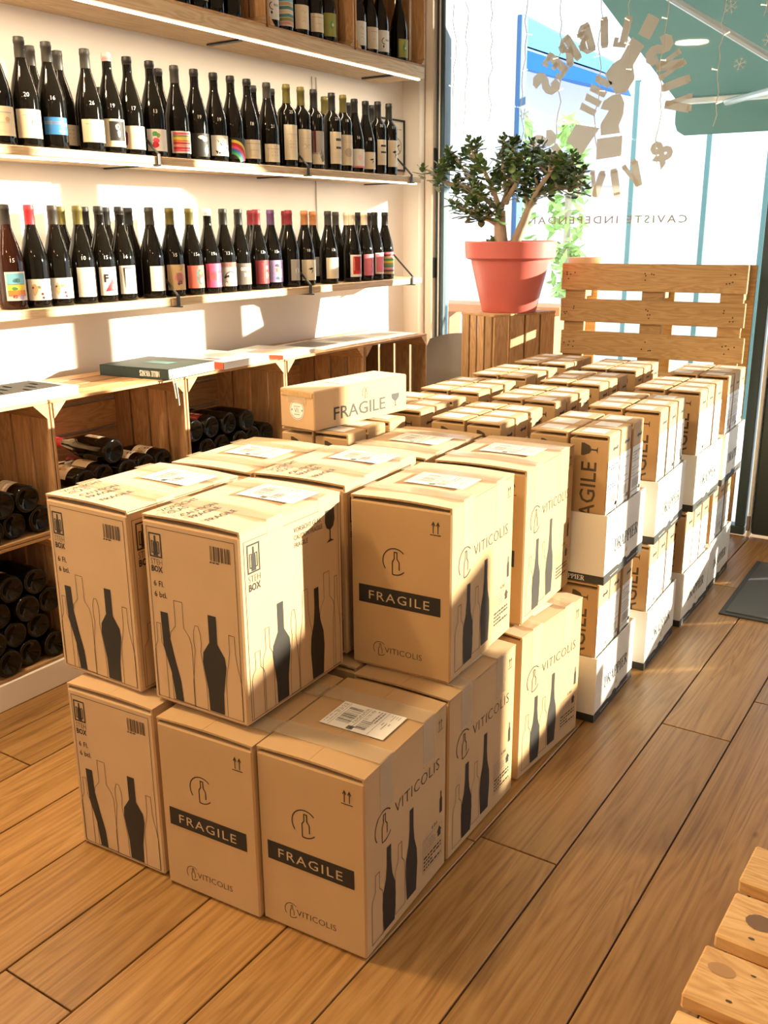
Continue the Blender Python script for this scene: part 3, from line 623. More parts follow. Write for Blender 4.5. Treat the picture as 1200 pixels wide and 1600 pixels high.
def tray(x1, y0, z, col, layer, vis, k, yaw=0):
    """x1: aisle-side edge, y0: near edge, k: how many trays from the cartons"""
    where = {1: 'aisle column', 2: 'middle column', 3: 'crate-side column'}[col]; ly = 'upper' if layer else 'lower'
    nth = ('first', 'second', 'third', 'fourth', 'fifth')[k]
    cx, cy = x1 - TW / 2, y0 + TD / 2
    t = thing('wine_tray', f'white printed tray, {nth} {ly} one behind the cartons, {where}', 'tray', (cx, cy, z), yaw, f'{ly} white trays of the {where}')
    ob('tray_body', T_body, t); fb = ob('front_band', T_bandf, t); ob('band_lettering', T_bandtxt, fb)
    if col == 1: ob('side_band', T_bands, t); ob('side_print', T_side, t)
    if col == 3: ob('side_print', T_sidel, t)
    c, s_ = math.cos(yaw), math.sin(yaw)
    for ix in (0, 1):
        for iy in range(3):
            jx, jy = rb.uniform(-.0015, .0015), rb.uniform(-.001, .001)
            lx = (ix - .5) * (BW + .008) + .004 + jx; ly_ = -TD / 2 + .007 + BD / 2 + .002 + iy * (BD + .0105 + (.003 if iy == 2 else 0)) + jy
            v = vis if (ix == 1 or iy == 0 or vis < 2) else 1
            slim_box(cx + lx * c - ly_ * s_, cy + lx * s_ + ly_ * c, z + .0085, f'slim box, {("first", "middle", "last")[iy]} on the {("wall", "aisle")[ix]} side, {nth} {ly} tray from the cartons, {where}', f'slim boxes in the {nth} {ly} tray, {where}', v, yaw + rb.uniform(-.006, .006))
ZU = .0085 + BH + .0035
low = [(.058, 1.112), (.078, 1.516), (.090, 1.922), (.088, 2.302)]
upp = [(.060, 1.118), (.074, 1.532), (.092, 1.950), (.094, 2.348)]
for k, (x, y) in enumerate(low): tray(x, y, 0, 1, 0, 2, k, (0, .01, -.02, .0)[k])
for k, (x, y) in enumerate(upp): tray(x, y, ZU, 1, 1, 2, k, (.0, .02, -.012, .01)[k])
for k in range(4): y = 1.128 + k * .400; tray(-.256, y, 0, 2, 0, 0, k); tray(-.256 + .004 * k, y, ZU, 2, 1, 2, k)
for k in range(5): y = .795 + k * .392; tray(-.552, y, 0, 3, 0, 0, k); tray(-.550 + .002 * k, y, ZU, 3, 1, 2, k)

# slim box lying across the column beside the crates
q = MB().use('kraft_pale'); LW, LD, LH = .128, .405, .108
q.box((0, 0, LH / 2), (LW, LD, LH), .003); q.use('kraft_edge').box((0, -LD / 2 - .001, LH - .012), (LW - .01, .003, .012)); lb = q.mesh('body', None)
t = thing('slim_box', 'slim fragile box lying on top of the upright boxes beside the wine crates', 'box', (-.690, .992, ZU + .0085 + BH + .0028), -.13)
ob('body', lb, t)
SP = lambda nm, p: ob(nm, p.on(nm, (LW / 2 + EPS, 0, 0), (0, 1, 0), (0, 0, 1)), t)
SP('side_lettering', Pr().use('ink').text('FRAGILE', -.125, .020, .036, .006, width=.225)); p = Pr().use('ink'); emblem(p, .012, .078, .015, .0014); SP('side_emblem', p)
p = Pr().use('ink').poly([(.130, .058), (.166, .058), (.164, .045), (.152, .036), (.1495, .036), (.1495, .024), (.158, .021), (.138, .021), (.1465, .024), (.1465, .036), (.144, .036), (.132, .045)])
SP('glass_mark', p)
p = Pr().use('paper').disc(0, .052, .027, 24); p.use('ink').arc(0, .052, .024, 0, 360, .0016, 24); p.text('VL', 0, .045, .014, .01, align='C'); p.rect(-.012, .061, .012, .063); p.rect(-.010, .039, .010, .041); p.disc(-.019, .052, .003, 8); p.disc(.019, .052, .003, 8)
ob('round_sticker', p.on('round_sticker', (0, -LD / 2 - .0008, 0), (1, 0, 0), (0, 0, 1)), t)
p = Pr().use('paper_white').rect(-.04, -.06, .04, .07); p.use('print_grey'); scribble(p, -.034, -.05, .034, .06, 9, .004, 3); ob('top_label', p.on('top_label', (0, 0, LH + .0008), (1, 0, 0), (0, 1, 0)), t)
ob('tape', MB().box((0, -LD / 2 - .0016, LH - .022), (.07, .0008, .03)).mesh('tape', 'tape'), t)
# ================================================================== shelves on the left wall
SHF = -1.585                                  # front edge of the shelves
def shelf(name, label, zt, th, y0, y1, led, brackets, upper=False, tilt=0):
    t = thing(name, label, 'shelf', W(0, (y0 + y1) / 2, 0)[:2] + (zt,), RZ, 'wooden bottle shelves on the wall')
    dep = SHF - WALL - .002; cx = SHF - dep / 2; ln = y1 - y0
    n = 3; e = [y0 + ln * i / n for i in range(n + 1)] if not upper else [y0, y1]
    if not upper: e = [y0, 1.142, 1.945, y1]
    yc = (y0 + y1) / 2
    for a, b_ in zip(e[:-1], e[1:]): bx('board', (cx, (a + b_) / 2 - yc, -th / 2), (dep, b_ - a - .002, th), 'shelf_wood', t, .002)
    if led:
        s_ = bx('led_strip', (SHF - .022, 0, -th - .004), (.014, ln - .03, .006), 'led', t, .001)
        ld = bpy.data.lights.new('strip_light', 'AREA'); ld.shape = 'RECTANGLE'; ld.size = ln - .05; ld.size_y = .012; ld.energy = led; ld.color = (1, .80, .54)
        lo = bpy.data.objects.new('strip_light', ld); COL.objects.link(lo); lo.parent = t; lo.location = (SHF - .022, 0, -th - .009); lo.rotation_euler = (0, 0, PI / 2)
    for yb in brackets:
        q = MB(); y = yb - yc
        if upper: q.box((SHF - .13, y, -th - .004), (.16, .022, .006), .001)
        else:
            q.box((cx + .01, y, -th - .003), (dep + .02, .014, .005), .001); q.box((SHF + .006, y, -th / 2 + .002), (.005, .014, th + .012), .001)
            q.tube([(SHF + .006, y, .006), (SHF - .10, y, .105), (WALL + .012, y, .205)], .0042, 6); q.box((WALL + .006, y, .11), (.005, .014, .24), .001)
        ob('bracket', q.mesh('bracket', 'black_metal'), t)
    return t
ZL, ZM, ZUP = 1.136, 1.592, 2.066
shelf('wall_shelf', 'lowest wall shelf of pale wood with black wire brackets, above the wine crates', ZL, .028, -.25, 2.80, 0, (-.1, 1.1694, 1.915, 2.705))
shelf('wall_shelf', 'middle wall shelf with a light strip underneath and black wire brackets', ZM, .026, -.25, 2.79, 20, (-.1, 1.124, 1.922, 2.695))
shelf('wall_shelf', 'top wall shelf with a light strip underneath, carrying slatted crates', ZUP, .048, -.25, 2.815, 22, (.5, 1.62, 2.62), True)
# thin cable on the wall
tag(ob('wall_cable', MB().tube([W(WALL + .006, 2.36, 1.99), W(WALL + .006, 2.37, 1.62), W(WALL + .006, 2.372, 1.20)], .003, 5).tube([W(WALL + .006, 2.39, 1.99), W(WALL + .006, 2.40, 1.62)], .003, 5).mesh('wall_cable', 'print_grey')), 'thin grey cable running down the white wall behind the shelves', 'cable')

# ================================================================== slatted crates
def crate(label, group, loc, rz, size, boards=(4, 4, 4), opening='x', name='wooden_crate'):
    """opening faces local +x; size = depth(x), width(y), height(z); end boards upright, long boards along y"""
    dx, dy, dz = size; t = thing(name, label, 'crate', loc, rz, group); th = .010
    nb = boards[0]; bw = dz / nb
    key = ('back', size)
    for i in range(nb): bx('slat', (-dx / 2 + th / 2, 0, bw * (i + .5)), (th, dy - .004, bw - .010), 'crate_wood_y', t, .0015)
    nb = boards[1]; bw = dx / nb
    for z in (th / 2, dz - th / 2):
        for i in range(nb): bx('slat', (-dx / 2 + bw * (i + .5), 0, z), (bw - .009, dy - .003, th), 'crate_wood_y', t, .0015)
    nb = boards[2]; bw = dx / nb
    for y in (-dy / 2 + th / 2, dy / 2 - th / 2):
        for i in range(nb): bx('slat', (-dx / 2 + bw * (i + .5), y, dz / 2), (bw - .010, th, dz - 2 * th - .002), 'crate_wood_v', t, .0015)
    for k, lo in ((.028, True), (.045, False)):
      q = MB().prism([(0, 0), (k, 0), (0, k)], -dx / 2 + th, dx / 2 - .001, Matrix(((0, 0, 1, 0), (1, 0, 0, 0), (0, 1, 0, 0), (0, 0, 0, 1)))).mesh('corner_brace', 'crate_wood')
      for y, z, r in (((-dy / 2 + th, th, 0), (dy / 2 - th, th, PI / 2)) if lo else ((dy / 2 - th, dz - th, PI), (-dy / 2 + th, dz - th, -PI / 2))):
        ob('corner_brace', q, t, (0, y, z), rot=(r, 0, 0))
    return t
wood('crate_wood_y', (.45, .255, .12), (.56, .335, .165), (.64, .405, .215), scale=(16, 2.2, 16), rough=.65, bump=.15, vary=.25)
CF = -1.464; CD = .362; CH = .3995;
CY = [-.53, .020, .572, 1.122, 1.655, 2.190, 2.712]
PL = .083
ob_ = struct('trim_3', MB().box((0, 0, 0), (CD, 3.25, PL), .003).mesh('trim_3', 'white_paint'), None, W(CF - CD / 2 + .002, 1.07, PL / 2), RZ)
for j, (y0, y1) in enumerate(zip(CY[:-1], CY[1:])):
    for lv in (0, 1):
        z = PL + .001 + lv * (CH + .002)
        wh = ('at the near end of the row', 'under the black-and-white book', 'under the green book', 'under the red-spined book', 'under the red-edged book', 'under the magazines by the window')[j]
        crate(('upper' if lv else 'lower') + ' slatted wine crate on its side, ' + wh, ('upper' if lv else 'lower') + ' row of wine crates', W(CF - CD / 2, (y0 + y1) / 2, z), RZ, (CD, y1 - y0 - .003, CH))
ZC = PL + .001 + 2 * CH + .002                # top of the crate row
# crates on the top shelf
for y0, y1, s_ in ((.62, 1.20, 'farthest from the window'), (1.205, 1.778, 'holding bottles without visible labels'), (1.782, 2.335, 'holding a bottle with a layered hill label'), (2.34, 2.895, 'nearest the window')):
    crate('open slatted crate on the top wall shelf, ' + s_, 'crates on the top shelf', W(SHF - .125, (y0 + y1) / 2, ZUP + .001), RZ, (.24, y1 - y0 - .003, .36), (4, 3, 3))

# ================================================================== bottles
def punt(r): return [(.002, .018), (r * .45, .012), (r * .72, .002), (r * .84, 0), (r * .95, .0015), (r, .006)]
PROF = {'burg': punt(.0410) + [(.0412, .02), (.0410, .128), (.0395, .143), (.0355, .163), (.0285, .190), (.0215, .213), (.0165, .232), (.0148, .246), (.0142, .278), (.0150, .279), (.0152, .287), (.0146, .290), (.0142, .296), (.003, .296)],
        'bord': punt(.0375) + [(.0376, .02), (.0378, .190), (.0362, .203), (.0300, .216), (.0205, .226), (.0158, .236), (.0146, .250), (.0142, .284), (.0152, .285), (.0152, .294), (.0144, .296), (.0142, .303), (.003, .303)]}
GL = {(k, m_): MB().lathe(PROF[k], 22, cap=False).mesh('glass', m_, 50) for k in PROF for m_ in ('bottle_glass', 'bottle_olive', 'bottle_brown')}
def cap_mesh(kind, z0, c):
    top = PROF[kind][-1][1]; pr = [(r + .0007, z) for r, z in PROF[kind] if z0 < z <= top][:-1]
    rr = [r for r, z in PROF[kind] if z >= z0][0]
    pr = [(pr[0][0], z0)] + pr; pr += [(.013, top + .0008), (.002, top + .0008)]
    return MB().lathe(pr, 16, cap=False).mesh('capsule', c, 50)
CAPS = {}
def cap(kind, c, short):
    k = (kind, c, short)
    if k not in CAPS: CAPS[k] = cap_mesh(kind, .272 if short else .2345, c)
    return CAPS[k]
# ---- label drawings: x across, y up, origin at the label's lower middle
def lines(p, w_, y0, n, st, c='print_grey', th=.0012, seed=0):
    p.use(c); r = random.Random(seed)
    for i in range(n): k = w_ * r.uniform(.25, .42); p.rect(-k, y0 + i * st, k, y0 + i * st + th)
def blob(p, c, cx, cy, rx, ry, seed, n=11, j=.35):
    r = random.Random(seed); p.use(c); p.poly([(cx + rx * (1 - j * r.random()) * math.cos(2 * PI * i / n), cy + ry * (1 - j * r.random()) * math.sin(2 * PI * i / n)) for i in range(n)])
def art(kind, p, w_, h, sd):
    r = random.Random(sd)
    if kind == 'text': lines(p, w_, h * .78, 1, .004, 'print_grey', .002, sd); lines(p, w_ * .7, h * .42, 1, .004, 'print_pale', .004, sd + 1); lines(p, w_ * .6, h * .12, 2, .004, 'print_pale', .001, sd)
    elif kind == 'crest': art('text', p, w_, h, sd); blob(p, 'tan', .012, h * .55, .008, .009, sd)
    elif kind == 'mark': lines(p, w_, h * .78, 1, .004, 'print_grey', .002, sd); p.use('ink').arc(.006, h * .56, .004, 0, 300, .0016, 10); p.arc(.015, h * .54, .004, 90, 400, .0016, 10); lines(p, w_ * .5, h * .2, 3, .006, 'print_pale', .001, sd)
    elif kind == 'blue': p.use('blue').rect(-w_ / 2, 0, w_ / 2, h); p.use('paper').rect(-w_ / 2, h * .58, w_ * .2, h * .78); p.rect(w_ * .2, h * .50, w_ / 2, h * .70); p.rect(w_ * .05, h * .16, w_ * .36, h * .24)
    elif kind == 'photo': p.use('ink').rect(-w_ * .28, h * .22, w_ * .42, h * .92); blob(p, 'paper', .004, h * .72, .009, .010, sd); blob(p, 'paper', .008, h * .48, .006, .015, sd + 1); lines(p, w_, h * .1, 1, .004, 'print_pale', .003, sd)
    elif kind == 'redsplash': blob(p, 'crimson', -w_ * .46, h * .5, .010, h * .4, sd); lines(p, w_ * .5, h * .5, 2, .009, 'print_grey', .002, sd)
    elif kind == 'fruit': blob(p, 'red', -.012, h * .28, .014, .013, sd); blob(p, 'hot_pink', -.010, h * .5, .013, .010, sd + 1); blob(p, 'green', -.012, h * .78, .012, .010, sd + 2); blob(p, 'olive', -.002, h * .72, .008, .010, sd + 3)
    elif kind == 'stripes':
        for i, c in enumerate(('hot_pink', 'red', 'salmon', 'red', 'orange', 'yellow', 'olive', 'hot_pink')): 
            y = h * (.06 + i * .11); p.use(c).poly([(-w_ * .42, y), (w_ * .42, y + h * .03), (w_ * .42, y + h * .115), (0, y + h * .10), (-w_ * .42, y + h * .12)])
    elif kind == 'portrait': blob(p, 'paper', .010, h * .75, .014, .010, sd); blob(p, 'print_grey', -.004, h * .84, .014, .008, sd + 1); blob(p, 'paper', .016, h * .3, .010, .020, sd + 2); p.use('ink').poly([(.010, h * .42), (.016, h * .36), (.022, h * .42), (.016, h * .5)])
    elif kind == 'cubist':
        for i in range(9): x, y = r.uniform(-w_ * .4, w_ * .4), r.uniform(h * .15, h * .85); p.use('ink').poly([(x, y), (x + r.uniform(.004, .014), y - r.uniform(.002, .012)), (x + r.uniform(-.004, .008), y - r.uniform(.004, .016))])
    elif kind == 'rainbow':
        for i, c in enumerate(('yellow', 'red', 'hot_pink', 'blue', 'green')): p.use(c).arc(-w_ * .42, -h * .25, h * 1.10 - i * h * .14, 12, 88, h * .135, 14)
    elif kind == 'bits': 
        for i in range(9): p.use('tan' if i % 2 else 'print_grey').rect(-.014 + (i % 3) * .012, h * .35 + (i // 3) * .012, -.009 + (i % 3) * .012, h * .35 + (i // 3) * .012 + .002)
        lines(p, w_, h * .72, 1, .004, 'print_pale', .003, sd)
    elif kind == 'sketch': p.use('print_grey').line([(-.02, h * .5), (-.01, h * .56), (0, h * .48), (.008, h * .55), (.018, h * .5)], .0016); p.line([(-.012, h * .4), (0, h * .46), (.014, h * .42)], .0014); lines(p, w_, h * .72, 1, .004, 'print_pale', .003, sd)
    elif kind == 'glassmug': p.use('print_grey').rect(-w_ / 2, h * .3, w_ / 2, h); p.use('crimson').rect(-w_ / 2, h * .35, -w_ * .28, h); p.use('paper').poly([(-w_ * .2, h * .34), (w_ * .2, h * .5), (w_ * .2, h * .3), (-w_ * .1, h * .2)]); p.use('ink_grey').poly([(-w_ * .1, h * .34), (w_ * .3, h * .40), (w_ * .36, h * .12), (w_ * .1, h * .06)])
    elif kind == 'bars': p.use('ink').rect(-.010, h * .72, .022, h * .80); p.rect(-.010, h * .47, .022, h * .54); p.use('tan'); lines(p, w_, h * .2, 3, .008, 'print_pale', .0015, sd)
    elif kind == 'rings':
        for k in (.006, .011, .016): p.use('ink_grey').arc(0, h * .42, k, 0, 360, .0018, 18)
        lines(p, w_, h * .75, 2, .008, 'print_pale', .002, sd)
    elif kind == 'wings': p.use('ink').poly([(-.012, h * .55), (.004, h * .62), (.016, h * .58), (.004, h * .5)]); p.poly([(.002, h * .3), (.014, h * .48), (.008, h * .5)])
    elif kind == 'pinkline': p.use('blush').disc(0, h * .55, .012, 12); p.use('pink').rect(-w_ / 2, 0, w_ / 2, h * .1)
    elif kind == 'lands': 
        for c, y0, y1 in (('sky_blue', .55, .95), ('yellow', .35, .58), ('orange', .15, .36), ('blush', .05, .2)): p.use(c).rect(-w_ * .42, h * y0, w_ * .42, h * y1)
        blob(p, 'teal', .0, h * .7, .014, .008, sd); blob(p, 'green', -.008, h * .42, .010, .006, sd + 1); blob(p, 'red', -.008, h * .14, .008, .006, sd + 2); blob(p, 'lilac', .012, h * .12, .010, .008, sd + 3)
    elif kind == 'berries': blob(p, 'tan', -.020, h * .5, .010, h * .34, sd); blob(p, 'olive', -.006, h * .62, .006, .005, sd + 1); p.use('crimson').disc(.002, h * .3, .004, 10); p.disc(.004, h * .12, .004, 10); p.disc(-.024, h * .6, .003, 10); lines(p, w_ * .6, h * .4, 2, .008, 'print_pale', .0012, sd)
    elif kind == 'boxtext': p.use('print_grey').line([(-.016, h * .12), (.022, h * .12), (.022, h * .86), (-.016, h * .86)], .001, True); p.use('print_grey'); [p.text(t_, -.008, h * y, .008, 0) for t_, y in (('PETIT', .62), ('BON', .45), ('HEUR', .28))]
    elif kind == 'tri': p.use('ink').text('F', -.018, h * .48, .024, .04); p.use('red').poly([(-.016, h * .14), (.010, h * .62), (.024, h * .16)]); p.use('paper').poly([(-.002, h * .18), (.012, h * .40), (.016, h * .18)])
    elif kind == 'corner': p.use('ink').poly([(-.018, h * .92), (-.012, h * .9), (-.013, h * .1)]); p.rect(-.018, h * .90, .012, h * .93); p.use('salmon'); [p.text(t_, -.002, h * y, .007, .01, width=.02) for t_, y in (('V2', .72), ('BR', .56), ('BE', .40))]
    elif kind == 'blank': lines(p, w_ * .6, h * .35, 3, .01, 'print_pale', .0012, sd)
    elif kind == 'watercolour': p.use('tan').rect(-w_ / 2, 0, w_ / 2, h); blob(p, 'pink', .004, h * .5, .022, .020, sd); blob(p, 'crimson', .008, h * .3, .010, .008, sd + 1); blob(p, 'yellow', .014, h * .82, .012, .007, sd + 2); blob(p, 'purple', 0, h * .25, .006, .006, sd + 3)
    elif kind == 'redgreen': p.use('coral').rect(-w_ / 2, 0, w_ / 2, h); blob(p, 'teal', .010, h * .5, .020, h * .44, sd, 14, .15); blob(p, 'yellow', .012, h * .68, .010, .007, sd + 1); blob(p, 'paper', .014, h * .34, .008, .012, sd + 2)
    elif kind == 'hotpink': p.use('hot_pink').rect(-w_ / 2, 0, w_ / 2, h); p.use('salmon').rect(-w_ / 2, h * .3, w_ * .1, h * .65); p.use('pink').rect(-w_ / 2, h * .62, w_ / 2, h * .66); p.use('paper').text('LM', .012, h * .08, .008, .02)
    elif kind == 'engraving': p.use('print_grey').rect(-w_ / 2, 0, w_ / 2, h); p.use('coral').rect(-w_ / 2, h * .8, w_ / 2, h); p.use('ink').arc(0, h * .35, .022, 10, 170, .003, 12); [blob(p, 'ink' if i % 2 else 'paper', r.uniform(-.022, .022), r.uniform(.005, h * .6), .006, .005, sd + i) for i in range(8)]
    elif kind == 'bigtext': p.use('ink_grey').rect(-w_ / 2, 0, w_ / 2, h); p.use('paper').text('GOTTES', -.022, h * .66, .012, .03, width=.044); p.text('MO', -.008, h * .38, .013, .03)
    elif kind == 'redfigs': p.use('crimson').rect(-w_ / 2, 0, w_ / 2, h); p.use('coral').rect(-.012, h * .1, -.002, h * .9); blob(p, 'blush', .014, h * .7, .007, .010, sd); blob(p, 'salmon', .014, h * .35, .009, .014, sd + 1); blob(p, 'ink', .010, h * .8, .004, .008, sd + 2)
    elif kind == 'face': p.use('lilac').rect(-w_ / 2, 0, w_ / 2, h); blob(p, 'tan', -.004, h * .55, .010, .013, sd, 12, .1); blob(p, 'purple', -.004, h * .76, .012, .007, sd + 1); blob(p, 'teal', -.002, h * .18, .014, .009, sd + 2); p.use('paper').rect(.014, h * .2, .022, h * .6)
    elif kind == 'mono': p.use('print_grey').rect(-w_ / 2, 0, w_ / 2, h); blob(p, 'paper', .006, h * .45, .010, .016, sd)
    elif kind == 'pinkanimal': p.use('pink').rect(-w_ * .42, h * .05, w_ * .42, h * .95); blob(p, 'paper', .004, h * .45, .008, .016, sd); p.use('ink').rect(-.014, h * .84, .004, h * .88)
    elif kind == 'redblock': p.use('red').rect(-w_ * .32, h * .12, w_ * .42, h * .92); p.use('coral').rect(-w_ * .28, h * .28, w_ * .38, h * .90)
    elif kind == 'pinkwave': p.use('pink').rect(-w_ * .42, h * .05, w_ * .42, h * .95); p.use('ink').line([(.006, h * .75), (.012, h * .6), (.007, h * .45), (.014, h * .3), (.008, h * .12)], .002)
    elif kind == 'pinktext': p.use('pink').rect(-w_ * .42, h * .08, w_ * .46, h * .95); p.use('hot_pink').text('KIF', -.006, h * .72, .009, .02); lines(p, w_ * .6, h * .16, 3, .006, 'hot_pink', .001, sd)
    elif kind == 'bands':
        for i, c in enumerate(('tan', 'purple', 'salmon', 'teal', 'olive', 'yellow', 'green', 'tan', 'crimson', 'pink')): p.use(c).rect(-w_ / 2, h * i * .1, w_ / 2, h * (i + 1) * .1)
    elif kind == 'hills':
        for i, c in enumerate(('salmon', 'olive', 'teal', 'cap_cream', 'teal', 'tan', 'sky_blue')): y = h * (.02 + i * .14); p.use(c).poly([(-w_ / 2, y), (0, y + .003), (w_ / 2, y - .001), (w_ / 2, y + h * .12), (0, y + h * .15), (-w_ / 2, y + h * .11)])
    elif kind == 'swirl': p.use('ink').arc(-.006, h * .5, .012, 100, 280, .003, 12); p.text('ROU', .0, h * .5, .008, .02); blob(p, 'ink', -.010, h * .25, .004, .007, sd)
    elif kind == 'scrawl': p.use('print_grey').line([(-.012, h * .7), (-.004, h * .8), (.002, h * .66), (.01, h * .76)], .0014); p.use('salmon').line([(-.01, h * .5), (.008, h * .46)], .0014); p.use('print_grey').line([(-.01, h * .3), (0, h * .36), (.01, h * .26)], .0014)
    elif kind == 'moss': p.use('olive').rect(-w_ / 2, 0, w_ / 2, h); blob(p, 'green', 0, h * .5, .014, .016, sd); blob(p, 'cap_cream', .004, h * .5, .006, .008, sd + 1)
LBL = {}
def label_base(kind, z0, h, c, span):
    k = (kind, z0, h, c, span)
    if k not in LBL:
        r = PROF[kind][6][0] + .0003; hw = span / 2; LBL[k] = Pr().use(c).rect(-hw, z0, hw, z0 + h).round('label', r)
    return LBL[k]
bn = [0]
def bottle(kind, loc, rz, label, group, capc='cap_grey', short=False, lab=None, price=None, gl='bottle_glass', rot=None, turn=0):
    """lab = (art, z0, height, width, paper)"""
    bn[0] += 1; t = thing('wine_bottle', label, 'bottle', loc, rz, group, rot); ob('glass', GL[(kind, gl)], t)
    if capc: ob('capsule', cap(kind, capc, short), t)
    R = PROF[kind][6][0]
    if lab:
        a_, z0, h, w_, pap = lab; l = ob('label', label_base(kind, z0, h, pap, w_), t, (0, 0, 0), turn)
        p = Pr(); art(a_, p, w_, h, bn[0] * 7)
        if p.v:
            p.v = [(x, y + z0, 0) for x, y, _ in p.v]; ob('label_print', p.round('label_print', R + .0006), l)
    if price: ob('price_mark', Pr().use('paper_white').text(price, -.006, .135 if kind == 'burg' else .196, .012, .0, align='C').round('price_mark', R * (.965 if kind == 'burg' else .985) + .002), t, (0, 0, 0), turn)
    return t
BF = -1.642                                   # bottle centres, front row; rear row 9 cm behind
# px-ordered from the near end: (y, rear?, kind, cap, short, label, price, what)
C, Wt = 'paper_cream', 'paper'
mid = [(.638, 0, 'burg', 'cap_grey', 0, ('crest', .024, .078, .086, C), '16', 'cream label with a small gold crest'),
 (.731, 0, 'burg', 'cap_grey', 0, ('mark', .024, .078, .084, C), '20', 'cream label with a small black emblem'), (.839, 1, 'burg', 'cap_grey', 0, None, None, ''),
 (.823, 0, 'burg', 'cap_grey', 0, ('blue', .040, .048, .078, 'blue'), '16', 'blue striped band label'), (.939, 1, 'burg', 'cap_grey', 0, ('bits', .022, .06, .06, C), None, 'cream label with grey blocks, set behind the blue-striped one'),
 (.9635, 0, 'burg', 'cap_grey', 0, ('text', .028, .066, .086, C), '26', 'wide cream label with fine script'), (1.0478, 0, 'burg', 'wax_pink', 1, ('photo', .020, .082, .078, C), '19', 'black-and-white photo label and pink wax tip'),
 (1.1305, 0, 'burg', 'cap_black', 1, ('redsplash', .018, .070, .084, C), '17', 'cream label with a crimson splash at its edge'),
 (1.227, 0, 'burg', 'cap_black', 1, ('fruit', .018, .068, .080, Wt), '13', 'white label with painted red and green fruit'), (1.356, 1, 'burg', 'cap_black', 1, None, None, ''),
 (1.338, 0, 'burg', 'cap_grey', 0, ('stripes', .018, .070, .082, Wt), None, 'label of broad red and yellow brush stripes'), (1.431, 0, 'burg', 'cap_black', 1, ('portrait', .012, .076, .078, 'ink'), '19', 'black label with a painted white figure'),
 (1.527, 0, 'burg', 'cap_black', 1, ('cubist', .020, .068, .080, Wt), '19', 'white label with jagged black shapes'), (1.615, 0, 'burg', 'cap_black', 1, ('rainbow', .014, .072, .078, 'ink'), None, 'black label with a rainbow'),
 (1.704, 0, 'burg', 'cap_black', 1, ('text', .020, .066, .080, C), '18', 'plain cream label and no capsule, next to the rainbow label'), (1.845, 1, 'burg', 'cap_black', 1, None, None, ''),
 (1.815, 0, 'burg', 'cap_grey', 0, ('bits', .014, .064, .078, C), '21', 'square cream label with faint blocks'), (1.954, 1, 'burg', 'cap_black', 1, None, None, ''),
 (1.932, 0, 'bord', 'cap_olive', 0, ('bits', .028, .128, .072, C), '25', 'tall cream label dotted with small marks'), (2.022, 0, 'bord', 'cap_olive', 0, ('sketch', .024, .122, .070, C), None, 'tall cream label with a pencil sketch'),
 (2.105, 0, 'bord', 'cap_black', 0, ('glassmug', .020, .126, .072, C), '19', 'grey and crimson label with a tilted glass'), (2.303, 1, 'bord', 'cap_olive', 0, None, None, ''),
 (2.226, 0, 'bord', 'cap_black', 0, ('bars', .028, .124, .070, C), '23', 'tall cream label with two black bars'), (2.306, 0, 'bord', 'cap_olive', 0, ('rings', .026, .120, .070, C), '16', 'tall cream label with target rings'),
 (2.476, 1, 'burg', 'cap_black', 0, None, None, ''), (2.388, 0, 'burg', 'cap_black', 0, ('pinkline', .020, .075, .072, Wt), '16', 'pale label with a pink foot line'),
 (2.472, 0, 'burg', 'cap_black', 0, ('wings', .018, .070, .072, C), '18', 'cream label with one small black fly'), (2.658, 1, 'bord', 'cap_black', 0, None, None, ''),
 (2.567, 0, 'bord', 'cap_black', 0, ('bars', .040, .105, .052, C), '10', 'narrow cream label with black blocks'), (2.656, 0, 'bord', 'cap_black', 0, ('wings', .036, .112, .062, C), '11', 'cream label with a black wing stroke, last on the middle shelf')]
